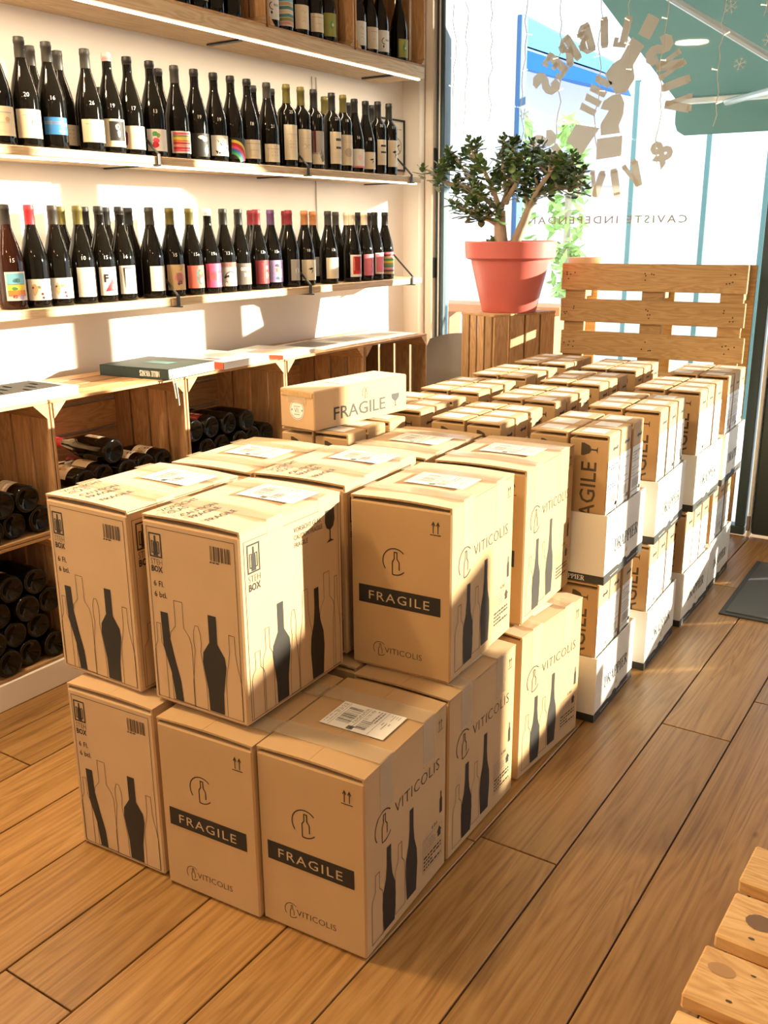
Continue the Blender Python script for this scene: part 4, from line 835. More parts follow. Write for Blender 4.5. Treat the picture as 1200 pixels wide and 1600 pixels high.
low = [(.618, 0, 'burg', 'cap_grey', 0, ('lands', .026, .082, .066, Wt), '15', 'bright landscape label on brown glass'), (.703, 0, 'burg', 'red', 0, ('berries', .022, .062, .080, Wt), None, 'red capsule and white label with red berries'),
 (.786, 0, 'burg', 'cap_grey', 0, ('berries', .022, .062, .080, Wt), None, 'dark capsule and white label with red berries'), (.891, 1, 'burg', 'cap_olive', 0, None, None, ''),
 (.880, 0, 'burg', 'cap_olive', 0, ('boxtext', .022, .090, .062, Wt), '10', 'olive capsule and white label with a line frame'), (.986, 1, 'burg', 'cap_black', 0, None, None, ''),
 (.9635, 0, 'burg', 'cap_black', 1, ('tri', .022, .088, .064, Wt), '15', 'white label with a black letter and a red triangle'), (1.073, 1, 'burg', 'cap_black', 0, None, None, ''),
 (1.048, 0, 'burg', 'cap_black', 1, ('corner', .022, .090, .060, Wt), '16', 'white label with a black corner stroke and orange letters'), (1.172, 1, 'burg', 'cap_black', 0, None, None, ''),
 (1.178, 0, 'burg', 'cap_grey', 0, ('blank', .024, .082, .056, 'paper_white'), None, 'almost blank white label behind a shelf bracket'),
 (1.271, 0, 'burg', 'cap_olive', 0, ('watercolour', .022, .086, .078, 'tan'), '15', 'pink watercolour label on tan paper'), (1.365, 0, 'burg', 'cap_olive', 0, ('redgreen', .024, .078, .078, 'coral'), '15', 'coral label with a green round picture'),
 (1.4552, 0, 'burg', 'blush', 1, ('hotpink', .022, .084, .072, 'hot_pink'), '19', 'hot pink block label and pale wax tip'), (1.5380, 0, 'burg', 'cap_black', 0, ('engraving', .022, .086, .074, 'print_grey'), '13', 'grey engraving label with an orange head strip'),
 (1.621, 0, 'burg', 'cap_black', 0, ('bigtext', .024, .078, .072, 'ink_grey'), None, 'dark grey label with big white letters'), (1.801, 1, 'burg', 'crimson', 0, None, None, ''), (1.7245, 0, 'burg', 'crimson', 0, ('redfigs', .022, .088, .072, 'crimson'), '13', 'crimson capsule and red label with figures'),
 (1.8085, 0, 'burg', 'purple', 0, ('face', .024, .084, .070, 'lilac'), '15', 'purple capsule and lilac label with a face'), (2.014, 1, 'burg', 'crimson', 0, None, None, ''), (1.919, 0, 'burg', 'crimson', 0, ('mono', .026, .082, .046, 'print_grey'), None, 'crimson capsule and narrow grey photo label'),
 (2.021, 0, 'burg', 'copper', 0, ('wings', .022, .082, .076, C), '18', 'copper capsule and cream label'), (2.200, 1, 'burg', 'copper', 0, ('mono', .03, .08, .05, 'tan'), None, 'copper capsule, standing in the rear row'),
 (2.182, 0, 'burg', 'cap_grey', 0, ('mark', .022, .086, .076, C), '15', 'grey capsule and cream label with two black dots'), (2.365, 1, 'burg', 'cap_grey', 0, None, None, ''),
 (2.449, 1, 'burg', 'cap_cream', 0, ('pinkanimal', .026, .09, .07, Wt), None, 'cream capsule and pink label with a white animal, in the rear row'), (2.355, 0, 'burg', 'cap_cream', 0, ('redblock', .022, .094, .064, Wt), None, 'cream capsule and solid red label'),
 (2.536, 1, 'burg', 'cap_black', 0, None, None, ''), (2.450, 0, 'burg', 'cap_cream', 0, ('pinkwave', .024, .092, .064, 'pink'), None, 'cream capsule and pink label with a dark wave'),
 (2.630, 1, 'burg', 'cap_black', 0, None, None, ''), (2.533, 0, 'burg', 'cap_black', 0, ('pinktext', .028, .092, .056, 'paper_white'), None, 'dark capsule and pink lettered label'), (2.6165, 0, 'burg', 'cap_black', 0, ('bands', .024, .098, .076, 'tan'), None, 'label of many coloured bands, last on the lowest shelf')]
for rows, z, sh in ((mid, ZM, 'middle'), (low, ZL, 'lowest')):
    for y, rear, kind, cp, short, lab, price, what in rows:
        gr = f'bottles standing on the {sh} wall shelf'
        if not lab: gr = f'half-hidden bottles in the rear row of the {sh} shelf'
        lb_ = f'wine bottle with {what}' + ('' if 'shelf' in what else f', on the {sh} shelf') if what else f'dark bottle half hidden in the rear row of the {sh} shelf, {cp.replace("cap_", "").replace("_", " ")} top'
        if len(lb_.split()) > 16: lb_ = f'bottle with {what}'
        bottle(kind, W(BF - (.092 if rear else 0), y, z + .0005), RZ, lb_, gr, cp, bool(short), lab, price, 'bottle_brown' if 'brown glass' in what else 'bottle_glass', None, -.30 + random.uniform(-.08, .08))
# bottles in the crates of the top shelf
zt = ZUP + .001 + .011
for y, lab, what in ((1.40, ('text', .03, .05, .07, C), 'cream strip label'), (1.4835, ('moss', .03, .07, .07, 'olive'), 'mossy dark label'), (1.565, None, 'no label seen'), (1.655, None, 'no label seen'),
                     (1.8645, ('swirl', .03, .09, .072, Wt), 'white label with a dark stamp'), (1.9485, ('hills', .02, .095, .078, Wt), 'label of layered hills'), (2.045, ('scrawl', .024, .085, .074, C), 'white label with a sun sketch'),
                     (2.140, ('text', .028, .066, .070, C), 'square cream label'), (2.225, ('moss', .024, .085, .070, 'ink_grey'), 'dark photographic label'),
                     (2.440, ('scrawl', .022, .092, .062, Wt), 'tall white label with red scrawl'), (2.530, ('text', .020, .085, .066, C), 'cream label in the end crate'), (2.615, ('swirl', .020, .085, .068, Wt), 'white label with a black swirl'),
                     (2.650, ('swirl', .020, .08, .06, C), 'small swirl label behind its neighbour'), (2.770, ('moss', .018, .075, .060, 'olive'), 'green mossy label, last in the end crate')):
    rear = 'behind its' in what
    bottle('burg', W(SHF - .075 - (.09 if rear else 0), y, zt), RZ, f'wine bottle standing in a top-shelf crate, {what}', 'bottles standing in the top-shelf crates', 'cap_black', True, lab, None, 'bottle_glass', None, -.3)

# bottles lying in the crates, bases to the front
def lying(y, z, x0, label, group, capc='cap_grey', lab=None, yaw=0, kind='burg', tilt=0, roll=0, gl='bottle_glass'):
    ang = RZ + yaw; base = Vector(W(x0, y, z))
    mx = Matrix.Rotation(ang, 4, 'Z') @ Matrix.Rotation(-PI / 2 + tilt, 4, 'Y')
    return bottle(kind, base, 0, label, group, capc, False, lab, None, gl, tuple(mx.to_euler()), roll)
R0 = .0412; fl1 = PL + .001 + .0112; fl2 = fl1 + CH + .002
gl1 = 'bottles lying in the lower crate by the floor'; gl2 = 'bottles lying in the upper crates'
def heap(yc, zf, rows, xf, label, group, capc='cap_grey', labs=None, seed=0, gl='bottle_glass'):
    """rows of touching bottles, each row resting in the grooves of the one below"""
    r = random.Random(seed)
    for k, (n, off) in enumerate(rows):
        for i in range(n):
            y = yc + off * 2 * R0 + i * 2 * R0 * 1.012; z = zf + R0 + k * R0 * 1.76
            lb1 = labs[(i + k) % len(labs)] if labs else None; what = 'no label showing' if not lb1 else {'berries': 'cream picture label', 'text': 'cream label', 'blank': 'red label', 'redfigs': 'crimson label', 'engraving': 'tan label'}[lb1[0]]
            lying(y, z, xf + r.uniform(-.012, .012), f"{label}, {('bottom', 'second', 'third', 'fourth')[k]} row, {what}", group, capc, lb1, 0, 'burg', 0, r.choice([.0, .5, -.4]), gl)
roll_lab = ('berries', .05, .07, .11, C); roll_lab2 = ('text', .05, .06, .12, 'paper_cream'); sal = ('blank', .04, .075, .12, 'salmon'); tanl = ('engraving', .04, .075, .12, 'tan')
heap(.083, fl2, [(6, 0), (5, .5)], CF - .014, 'bottle lying in the near upper crate', 'bottles in the near upper crate', 'cap_black', [roll_lab, ('blank', .05, .075, .12, 'coral'), roll_lab2], 2)
heap(.636, fl2, [(6, 0), (5, .5)], CF - .016, 'bottle lying in the crate under the green book', 'bottles in the crate under the green book', 'crimson', [roll_lab], 5)
lying(.636 + 2 * R0 * 1.012 * 2, fl2 + R0 + 2 * R0 * 1.76 + .0004, CF - .020, 'single red-capped bottle lying on top of the others in the crate under the green book', gl2, 'red', ('berries', .05, .07, .07, C), .0, 'burg', .0, .5)
heap(1.174, fl2, [(6, 0), (5, .5), (4, 0)], CF - .018, 'bottle lying in the crate under the red-spined book', 'bottles in the third upper crate', 'cap_black', [None, roll_lab2, None, ('redfigs', .04, .075, .1, 'crimson'), None], 9)
heap(2.285, fl2, [(5, 0)], CF - .02, 'bottle lying in the end crate by the window', 'bottles in the end crate', 'cap_black', [('redfigs', .04, .075, .1, 'crimson'), None], 4)
heap(.083, fl1, [(6, 0), (5, .5), (6, 0), (5, .5)], CF - .012, 'bottle lying in the lower crate', gl1, 'cap_black', [None, roll_lab2, None, tanl, None], 12)

# ================================================================== books on the crates
def book(label, x0, y0, x1, y1, z, th, cover, rz=0, spine=None, pages='paper_white', title=None, covart=None):
    w_, l_ = x1 - x0, y1 - y0; t = thing('book', label, 'book', W((x0 + x1) / 2, (y0 + y1) / 2, z + .0004), RZ + rz, 'books lying on the wine crates')
    bx('pages', (.001, .002, th / 2), (w_ - .008, l_ - .010, th - .005), pages, t, 0)
    for zz in (.0012, th - .0012): bx('cover', (0, 0, zz), (w_, l_, .0024), cover, t, .0006)
    bx('spine', (0, -l_ / 2 + .0012, th / 2), (w_, .0024, th), spine or cover, t, .0006)
    if title:
        p = Pr().use('paper'); serif(p, title[0], -w_ / 2 + w_ * .12, th * .26, th * .48, .17, .08, .62); n = len(p.v); p.xf(0, lambda a, b_: (-a, th - b_)); p.text(title[1], -w_ * .18, th * .36, th * .2, 0, width=w_ * .26) if title[1] else None
        ob('spine_lettering', p.on('spine_lettering', (0, -l_ / 2 - .0006, 0), (1, 0, 0), (0, 0, 1)), t)
    if covart: ob('cover_print', covart.on('cover_print', (0, 0, th + .0006), (1, 0, 0), (0, 1, 0)), t)
    return t
p = Pr(); p.use('ink').rect(-.10, -.13, .07, .125)
for i in range(7): blob(p, 'print_grey' if i % 2 else 'paper', -.07 + i * .02, -.07 + (i * 37 % 5) * .04, .03, .008, i)
book('white book with a black-and-white photo cover lying at the near end', -1.70, .395, -1.475, .690, ZC, .026, 'paper_white', .0, None, 'paper_white', None, p)
b_ = book('thick dark green book with ribbon markers lying on the crates', -1.752, 1.005, -1.452, 1.255, ZC, .036, 'book_green', .10, None, 'paper_white', ('MILLE VIGNES', ''), Pr().use('teal').rect(-.05, -.02, .06, .03))
ob('ribbon', MB().tube([(.146, -.100, .016), (.157, -.102, .006), (.163, -.102, -.03), (.166, -.100, -.085)], .0028, 5).mesh('ribbon', 'ribbon'), b_)
ob('ribbon', MB().tube([(.146, -.112, .016), (.156, -.113, .004), (.162, -.113, -.02), (.166, -.112, -.060)], .0022, 5).mesh('ribbon', 'cap_cream'), b_)
p = Pr().use('print_pale').disc(.0, .02, .06, 20, .8); p.use('pink').rect(.02, -.09, .09, -.06)
book('white hardback with a red spine lying next to the green book', -1.765, 1.300, -1.462, 1.560, ZC, .026, 'paper_white', .02, 'book_red', 'paper_white', None, p)
book('flat red-edged book lying before the magazines', -1.745, 1.600, -1.470, 1.860, ZC, .016, 'paper_white', .16, 'book_red', 'paper', None, Pr().use('salmon').rect(-.05, -.10, .08, .0))
for k, (y0, y1, c) in enumerate(((1.93, 2.16, 'print_grey'), (2.175, 2.40, 'print_pale'), (2.42, 2.66, 'paper'))):
    p = Pr().use(c).rect(-.10, -.09, .06, .09); lines(p, .2, -.07, 5, .03, 'print_grey', .008, k)
    o = thing('magazine', ('grey printed', 'pale printed', 'mostly white')[k] + ' magazine lying flat on the far crates by the window', 'magazine', W(-1.62, (y0 + y1) / 2, ZC), RZ + (.06, -.04, .03)[k], 'magazines on the crates')
    bx('pages', (0, 0, .003), (.26, y1 - y0, .006), 'paper_white', o, .001); ob('cover_print', p.on('cover_print', (0, 0, .0066), (1, 0, 0), (0, 1, 0)), o)

# notice in a black frame on the wall
t = thing('wall_notice', 'framed no-smoking notice hanging at the end of the middle shelf', 'sign', W(WALL + .002, 2.962, 1.755), RZ)
bx('sheet', (.004, 0, 0), (.006, .26, .225), 'paper_white', t, 0)
for y, z, sy, sz in ((0, .115, .27, .008), (0, -.115, .27, .008), (.131, 0, .008, .238), (-.131, 0, .008, .238)): bx('frame_bar', (.007, y, z), (.014, sy, sz), 'frame_black', t, .001)
p = Pr().use('ink')
for cx in (-.02, .072):
    p.arc(cx, -.005, .036, 0, 360, .003, 24); p.line([(cx - .025, .020), (cx + .025, -.03)], .003); p.line([(cx - .018, -.014), (cx + .02, .004)], .006)
p.use('print_grey'); scribble(p, -.11, .06, .11, .095, 3, .004, 3); scribble(p, -.11, -.095, .11, -.055, 4, .003, 7)
ob('notice_print', p.on('notice_print', (.0078, 0, 0), (0, 1, 0), (0, 0, 1)), t)
# ================================================================== plant on upended crates by the window
CA = math.atan2(.341, .149) - PI / 2           # the crate stack is turned
cc = Vector((-.985, 2.765, 0)); ZS = .998
def stand_crate(z, h, label):
    t = thing('wooden_crate', label, 'crate', (cc.x, cc.y, z), CA, 'upended crates under the plant'); a, b_ = .225, .375; th = .010
    for s_ in (-1, 1):                          # narrow ends (local x faces): wide boards; long faces: boards with gaps
        for i in range(4): bx('slat', (s_ * (a / 2 - th / 2), -b_ / 2 + b_ / 4 * (i + .5), h / 2), (th, b_ / 4 - .013, h - .02), 'crate_wood_v', t, .0015)
        for i in range(4): bx('slat', (-a / 2 + th + (a - 2 * th) / 4 * (i + .5), s_ * (b_ / 2 - th / 2), h / 2), ((a - 2 * th) / 4 - .010, th, h - .02), 'crate_wood_v', t, .0015)
    for i in range(3):
        for zz in (th / 2, h - th / 2): bx('slat', (0, -b_ / 2 + b_ / 3 * (i + .5), zz), (a, b_ / 3 - .004, th), 'crate_wood', t, .0015)
    q = MB().prism([(0, 0), (.04, 0), (0, .04)], th, h - th).mesh('corner_brace', 'crate_wood_v')
    for i, (x, y) in enumerate(((-1, -1), (1, -1), (1, 1), (-1, 1))): ob('corner_brace', q, t, (x * (a / 2 - th), y * (b_ / 2 - th), 0), i * PI / 2)
    return t
stand_crate(0, ZS / 2 - .001, 'lower upended slatted crate on the floor, carrying the crate with the plant')
stand_crate(ZS / 2, ZS / 2, 'upended slatted crate directly under the pink flower pot')
PX, PY, PZ = -.985, 2.765, ZS + .0005
t = thing('flower_pot', 'large pink terracotta-coloured flower pot with a wide rim on a crate', 'pot', (PX, PY, PZ))
ob('pot_body', MB().lathe([(.02, .0), (.118, 0), (.122, .004), (.172, .212), (.174, .226), (.190, .230), (.199, .236), (.2035, .302), (.201, .306), (.190, .306), (.186, .275), (.16, .262)], 40, cap=False).lathe([(.0, .001), (.118, .001)], 40, cap=False).mesh('pot_body', 'pot_pink', 35), t)
ob('soil', MB().lathe([(.001, .276), (.12, .274), (.187, .268)], 28, cap=False).mesh('soil', 'soil', 40), t)
dr = ob('drain_hole', MB().lathe([(.0005, 0), (.004, 0)], 8, cap=False).mesh('drain_hole', 'soil'), t, (.124 * math.cos(-2.2) * .998, .124 * math.sin(-2.2) * .998, .018), rot=(PI / 2, 0, -2.2 + PI / 2))
# jade plant
plant = thing('jade_plant', 'leafy jade plant with two thick trunks growing in the pink pot', 'plant', (PX, PY, PZ + .268))
rp = random.Random(21)
right_v = Vector((.8513, .5247, 0)); fwd_v = Vector((-.5247, .8513, 0))
def vp(a, d, z): return right_v * a + fwd_v * d + Vector((0, 0, z))        # a across, d depth, z up, from the soil
trunk = MB(); tips = []
def limb(pts, r0, r1): 
    n = len(pts); trunk.tube(pts, [r0 + (r1 - r0) * i / (n - 1) for i in range(n)], 8)
limb([vp(-.035, 0, -.01), vp(-.045, 0, .05), vp(-.050, 0, .11), vp(-.048, .01, .165)], .034, .024)
limb([vp(.005, .0, -.01), vp(.03, -.005, .06), vp(.055, -.01, .12), vp(.075, -.01, .175)], .026, .018)
main = [(vp(-.048, .01, .165), [(-.12, .02, .22), (-.22, .03, .27), (-.315, .03, .295)]), (vp(-.048, .01, .165), [(-.02, .05, .24), (-.03, .08, .33), (-.04, .09, .41)]),
        (vp(-.048, .01, .165), [(-.09, -.06, .25), (-.13, -.09, .32), (-.17, -.1, .37)]), (vp(.075, -.01, .175), [(.12, .0, .24), (.19, .02, .29), (.26, .03, .33)]),
        (vp(.075, -.01, .175), [(.06, .06, .26), (.09, .09, .34), (.10, .1, .41)]), (vp(.075, -.01, .175), [(.10, -.07, .25), (.14, -.1, .31), (.17, -.12, .36)]),
        (vp(-.046, .0, .10), [(-.10, -.01, .13), (-.16, -.02, .145), (-.205, -.03, .165)]), (vp(-.02, .03, .2), [(.0, .1, .27), (.01, .15, .35)]), (vp(-.03, .0, .2), [(.01, -.06, .28), (.02, -.09, .36)]),
        (vp(.12, 0, .24), [(.18, -.05, .26), (.245, -.06, .255)]), (vp(-.12, .02, .22), [(-.17, .08, .30), (-.22, .1, .36)])]
for b0, pts in main:
    P = [b0] + [vp(*q) for q in pts]; limb(P, .013, .006)
    for i in range(1, len(P)):
        for k in range(6 if i == len(P) - 1 else 4):
            a = P[i] + Vector((rp.uniform(-.065, .055), rp.uniform(-.06, .06), rp.uniform(-.01, .075)))
            mid_ = (P[i] + a) / 2 + Vector((rp.uniform(-.01, .01), rp.uniform(-.01, .01), .008)); limb([P[i], mid_, a], .006, .0035); tips.append(a)
        if i == len(P) - 1: tips.append(P[i])
tips += [vp(-.07, -.01, .045), vp(-.085, -.02, .03)]
ob('trunk', trunk.mesh('trunk', 'bark', 60), plant)
lf = MB(); prof_ = [(0, .0012), (.25, .0085), (.55, .0135), (.82, .0105), (1, .0012)]; Ll = .038
for s_ in (0, 1):
    pass
n0 = 0
for u, hw in prof_:
    lf.v += [(u * Ll, -hw, .0035 * u), (u * Ll, 0, .0022 + .0035 * u), (u * Ll, hw, .0035 * u), (u * Ll, 0, -.0018 + .0035 * u)]
for i in range(len(prof_) - 1):
    for j in range(4): lf.face((i * 4 + j, i * 4 + (j + 1) % 4, (i + 1) * 4 + (j + 1) % 4, (i + 1) * 4 + j))
lf.face((3, 2, 1, 0)); lf.face((16, 17, 18, 19)); leafm = lf.mesh('leaf', 'leaf', 70)
leaves = []
for tp in tips:
    ax = Vector((rp.uniform(-.5, .5), rp.uniform(-.5, .5), 1)).normalized(); bend = rp.random() * 6.28
    for pair in range(rp.choice([4, 5, 5, 6])):
        base = tp - ax * (.034 - pair * .009); el = math.radians(-12 + pair * 15); sc = (1.12, 1.08, 1.0, .85, .65, .5)[pair] * rp.uniform(.85, 1.1)
        for s_ in (0, PI):
            az = bend + pair * PI / 2 + s_ + rp.uniform(-.3, .3)
            mx = ax.to_track_quat('Z', 'Y').to_matrix().to_4x4() @ Matrix.Rotation(az, 4, 'Z') @ Matrix.Rotation(-el, 4, 'Y') @ Matrix.Scale(sc, 4)
            leaves.append(Matrix.Translation(base) @ mx)
for k in range(14):
    tp = rp.choice(tips); leaves.append(Matrix.Translation(tp + Vector((rp.uniform(-.02, .02), rp.uniform(-.02, .02), -.02))) @ Matrix.Rotation(rp.random() * 6.28, 4, 'Z') @ Matrix.Rotation(math.radians(80), 4, 'Y') @ Matrix.Scale(1.25, 4))
camd = Vector((.822, -1.258, 1.351)) - Vector((PX, PY, PZ + .268))
leaves.sort(key=lambda m_: (m_.translation - camd).length - m_.to_scale().x * .08)
for m_ in leaves[:295]: o = ob('leaf', leafm, plant); o.matrix_local = m_
rest = MB()
for m_ in leaves[295:]:
    n0 = len(rest.v); rest.v += [tuple(m_ @ v.co) for v in leafm.vertices]
    for pl in leafm.polygons: rest.face([n0 + i for i in pl.vertices])
if rest.v: o = ob('foliage', rest.mesh('foliage', 'leaf', 70), plant); o['kind'] = 'stuff'

# ================================================================== pallet standing behind the boxes
t = thing('pallet', 'wooden pallet standing upright behind the boxes in front of the window', 'pallet', (-.383, 2.872, 0), -.008, rot=(math.radians(-1.5), 0, -.008)); PWD = .80
nb = [(.075, .13), (.235, .095), (.385, .11), (.545, .10), (.70, .11), (.862, .105), (1.005, .10), (1.150, .115)]
rr_ = random.Random(5)
for zc, bw in nb:
    o = bx('deck_board', (rr_.uniform(-.006, .006), 0, zc), (PWD, .020, bw), 'pallet_wood', t, .002)
    if zc > .8:
        for xx in (-.36, .0, .34):
            q = Pr().use('ink_brown')
            for k in range(5): q.disc(xx + rr_.uniform(-.025, .025), rr_.uniform(-.025, .02), .0035, 7)
            ob('nail_heads', q.on('nail_heads', (0, -.0107, 0), (1, 0, 0), (0, 0, 1)), o)
for xx in (-.345, .005, .335): bx('stringer', (xx, .021, .605), (.095, .020, 1.205), 'pallet_wood', t, .002)
for xx in (-.345, .005, .335):
    for zc in (.075, .61, 1.135): bx('block', (xx, .066, zc), (.095, .068, .14), 'pallet_wood', t, .002)
    bx('skid_board', (xx + .02, .111, .605), (.10, .020, 1.205), 'pallet_wood', t, .002)

# ================================================================== moulded chair in the corner
t = thing('shell_chair', 'grey moulded shell chair in the corner between the crates and the window', 'chair', (-1.40, 2.915, 0), 0)
sh = MB(); nu, nv = 12, 12
def shell(u, v):
    a = (u - .5) * 2
    if v < .5: k = v / .5; y = -.20 + .36 * k; z = .45 - .025 * math.sin(k * PI) + .03 * a * a; x = a * .21 * (1 - .12 * (1 - k) ** 2); return (x, y, z)
    k = (v - .5) / .5; ww = .21 * (1 - .30 * k ** 3); x = a * ww; y = .16 + .03 * math.sin(k * PI / 2) - .07 * a * a * (1 - .2 * k); z = .45 + .03 * a * a * (1 - k) + .40 * k - .03 * a * a * k; return (x, y, z)
for L_ in (0, 1):
    for j in range(nv + 1):
        for i in range(nu + 1):
            x, y, z = shell(i / nu, j / nv); k = j / nv
            sh.v.append((x, y + (.010 * L_ if k > .5 else 0), z - (.010 * L_ if k <= .5 else 0)))
m1 = (nu + 1) * (nv + 1)
for j in range(nv):
    for i in range(nu):
        a = j * (nu + 1) + i; sh.face((a, a + 1, a + nu + 2, a + nu + 1)); sh.face((m1 + a, m1 + a + nu + 1, m1 + a + nu + 2, m1 + a + 1))
for j in range(nv):
    for i in (0, nu): a = j * (nu + 1) + i; sh.face((a, a + nu + 1, m1 + a + nu + 1, m1 + a))
for i in range(nu):
    for j in (0, nv): a = j * (nu + 1) + i; sh.face((a, a + 1, m1 + a + 1, m1 + a))
ob('shell', sh.mesh('shell', 'chair_grey', 60), t)
for sx in (-1, 1):
    for sy in (-1, 1): ob('leg', MB().tube([(sx * .12, sy * .10, .425), (sx * .19, sy * .19, 0)], [.012, .009], 8).mesh('leg', 'chrome', 50), t)

# ================================================================== door mat, pallet bench
t = thing('door_mat', 'dark grey ribbed door mat lying by the door', 'mat', (.50, 2.44, 0), -.012)
bx('border', (0, 0, .003), (.64, .66, .006), 'mat_edge', t, .002); bx('pile', (.0, 0, .008), (.60, .62, .006), 'mat_grey', t, .002)
ZB = .40; t = thing('pallet_bench', 'low bench of pale pallet boards with dark knots beside the aisle', 'bench', (1.027, -.219, 0), -.056)
for k, (yc, wd) in enumerate(((.312, .102), (.177, .109), (.043, .109), (-.092, .109), (-.228, .105), (-.36, .105))):
    o = bx('board', (.015 + (.004 * (k % 2)), yc, ZB - .012), (.84, wd, .024), 'bench_wood', t, .003)
    if k == 1: q = Pr(); blob(q, 'knot_brown', -.372, .003, .022, .018, 3, 14, .08); ob('knot', q.on('knot', (0, 0, .0126), (1, 0, 0), (0, 1, 0)), o); q = Pr(); blob(q, 'ink_brown', -.375, -.036, .005, .003, 4); ob('knot', q.on('knot', (0, 0, .0126), (1, 0, 0), (0, 1, 0)), o)
    if k == 2:
        for kk in ((('knot_tan', -.388, .016, .020, .013, 5, 12, .1),), (('ink_brown', -.350, .028, .005, .002, 6),), (('ink_brown', -.365, -.034, .005, .003, 7),)):
            q = Pr(); [blob(q, *a_) for a_ in kk]; ob('knot', q.on('knot', (0, 0, .0126), (1, 0, 0), (0, 1, 0)), o)
for xx in (-.33, .0, .35): bx('stringer', (xx, 0, ZB - .0345), (.10, .76, .021), 'bench_wood', t, .002)
for xx in (-.33, .35):
    for yy in (-.33, .33): bx('leg', (xx, yy, (ZB - .0455) / 2), (.08, .08, ZB - .0455), 'bench_wood', t, .003)

# ================================================================== lettering on the shop window (reads from the street)
YS = GY - .006
t = thing('window_sign', 'round shop sign of pale vinyl letters and a fist with a bottle on the window', 'sign', (-.719, YS, 1.862))
def sign_part(name, p): return ob(name, p.on(name, (0, 0, 0), (-1, 0, 0), (0, 0, 1)), t)      # mirrored: made for the outside
RS = .265
def ring(txt, a0, step, inward, h=.105):
    a = a0
    for ch in txt:
        if ch != ' ':
            p = Pr().use('vinyl'); p.lift = 4e-5
            if ch == '&': p.text('&', 0, -.005, h, .05, align='C'); 
            else: serif(p, ch, -SER[ch][0] * h * .425, 0, h, .33, .19, .85)
            r_ = math.radians(a); s_ = -1 if inward else 1; R_ = RS + (0 if not inward else h)
            def fn(u, v, r_=r_, s_=s_): 
                # letters stand on the circle; s_ = -1: heads point to the centre
                cx, cy = RS * math.cos(r_), RS * math.sin(r_); ux, uy = math.sin(r_) * s_, -math.cos(r_) * s_
                v = v if s_ > 0 else v - h
                return (cx + u * ux + v * math.cos(r_) * s_, cy + u * uy + v * math.sin(r_) * s_)
            p.xf(0, fn); sign_part('letter', p)
        a -= step if not inward else -step
ring('VINS', 179, 14.8, False); ring('LIBRES', 101, 15.4, False); ring('&', 217, 15, True, .095); ring('VIVANTS', 242, 16.2, True)
def vin(name, pts, dx=0, dy=0):      # fist holding a bottle aloft, traced in millimetres from the ring's centre, as seen from the shop
    sign_part(name, Pr().use('vinyl').poly([(-(x + dx) * .00284, -(y + dy) * .00284) for x, y in pts]))
vin('bottle_cap', [(59, -131), (77, -121), (63, -94), (45, -104)])
vin('bottle_body', [(36, -101), (56, -87), (40, -61), (44, -42), (32, -23), (15, -22), (-4, -52), (8, -66), (20, -72)])
for k in range(4): vin('finger', [(-17, -53), (9, -39), (4, -31), (-20, -43)], -7.5 * k, 13 * k)
vin('fist', [(-4, -13), (10, -21), (23, -22), (30, -8), (29, 9), (23, 24), (26, 35), (-5, 37), (-7, 21), (6, 1), (-8, -2)])
vin('cuff', [(-11, 42), (30, 39), (30, 69), (-11, 73)])
vin('bottle_base', [(-48, 18), (-8, 26), (-36, 65), (-62, 42)])
p = Pr().use('vinyl_dark'); p.text('CAVISTE INDEPENDANT', 0, 0, .034, .004, width=.80, align='C', sp=1.3); p.xf(0, lambda u, v: (u + .02, v - .478))
tg = thing('window_lettering', 'one line of thin pale vinyl lettering low on the shop window', 'sign', (-.70, YS, 1.855)); ob('lettering', p.on('lettering', (0, 0, 0), (-1, 0, 0), (0, 0, 1)), tg)

# fairy lights hanging inside the window
rf = random.Random(4)
flake = MB()
for k in range(6):
    a = k * PI / 3; d_ = Vector((math.cos(a), 0, math.sin(a))); flake.tube([(0, 0, 0), tuple(d_ * .026)], .0016, 4)
    for s_ in (-1, 1): e = d_ * .016; b2 = Vector((math.cos(a + s_ * .8), 0, math.sin(a + s_ * .8))) * .009; flake.tube([tuple(e), tuple(e + b2)], .0012, 4)
flakem = flake.mesh('snowflake', 'wire_white')
bulbm = MB().tube([(0, 0, 0), (.016, 0, .002), (.024, 0, .003)], [.0022, .0022, .0035], 5).mesh('bulb', 'bulb')
for k, (x, z0) in enumerate(((-1.445, 1.80), (-1.385, 1.79), (-1.255, 1.84), (-1.09, 1.64), (-.915, 1.72), (-.735, 1.70), (-.612, 1.95), (-.455, 1.62), (-.225, 1.76), (-.06, 2.16))):
    t = thing('fairy_lights', 'thin strand of white fairy lights with tiny bulbs hanging inside the window', 'fairy lights', (x, GY - .075, 2.45), 0, 'fairy light strands in the window')
    n = 16; pts = [(rf.uniform(-.012, .012), 0, -(2.45 - z0) * i / n) for i in range(n + 1)]; pts[0] = (0, .02, 0)
    ob('wire', MB().tube(pts, .0022, 4).mesh('wire', 'wire_white'), t)
    for i in range(2, n + 1, 3): ob('bulb', bulbm, t, pts[i], rot=(0, rf.uniform(-.4, .4), rf.choice([0, PI])))
for x, z in ((-.155, 2.00), (-.21, 2.22), (-1.11, 1.87), (-.05, 2.08)):
    tag(ob('snowflake', flakem, None, (x, GY - .010, z), rot=(0, rf.random(), 0)), 'small white snowflake decoration stuck on the window', 'decoration', 'snowflakes on the window')

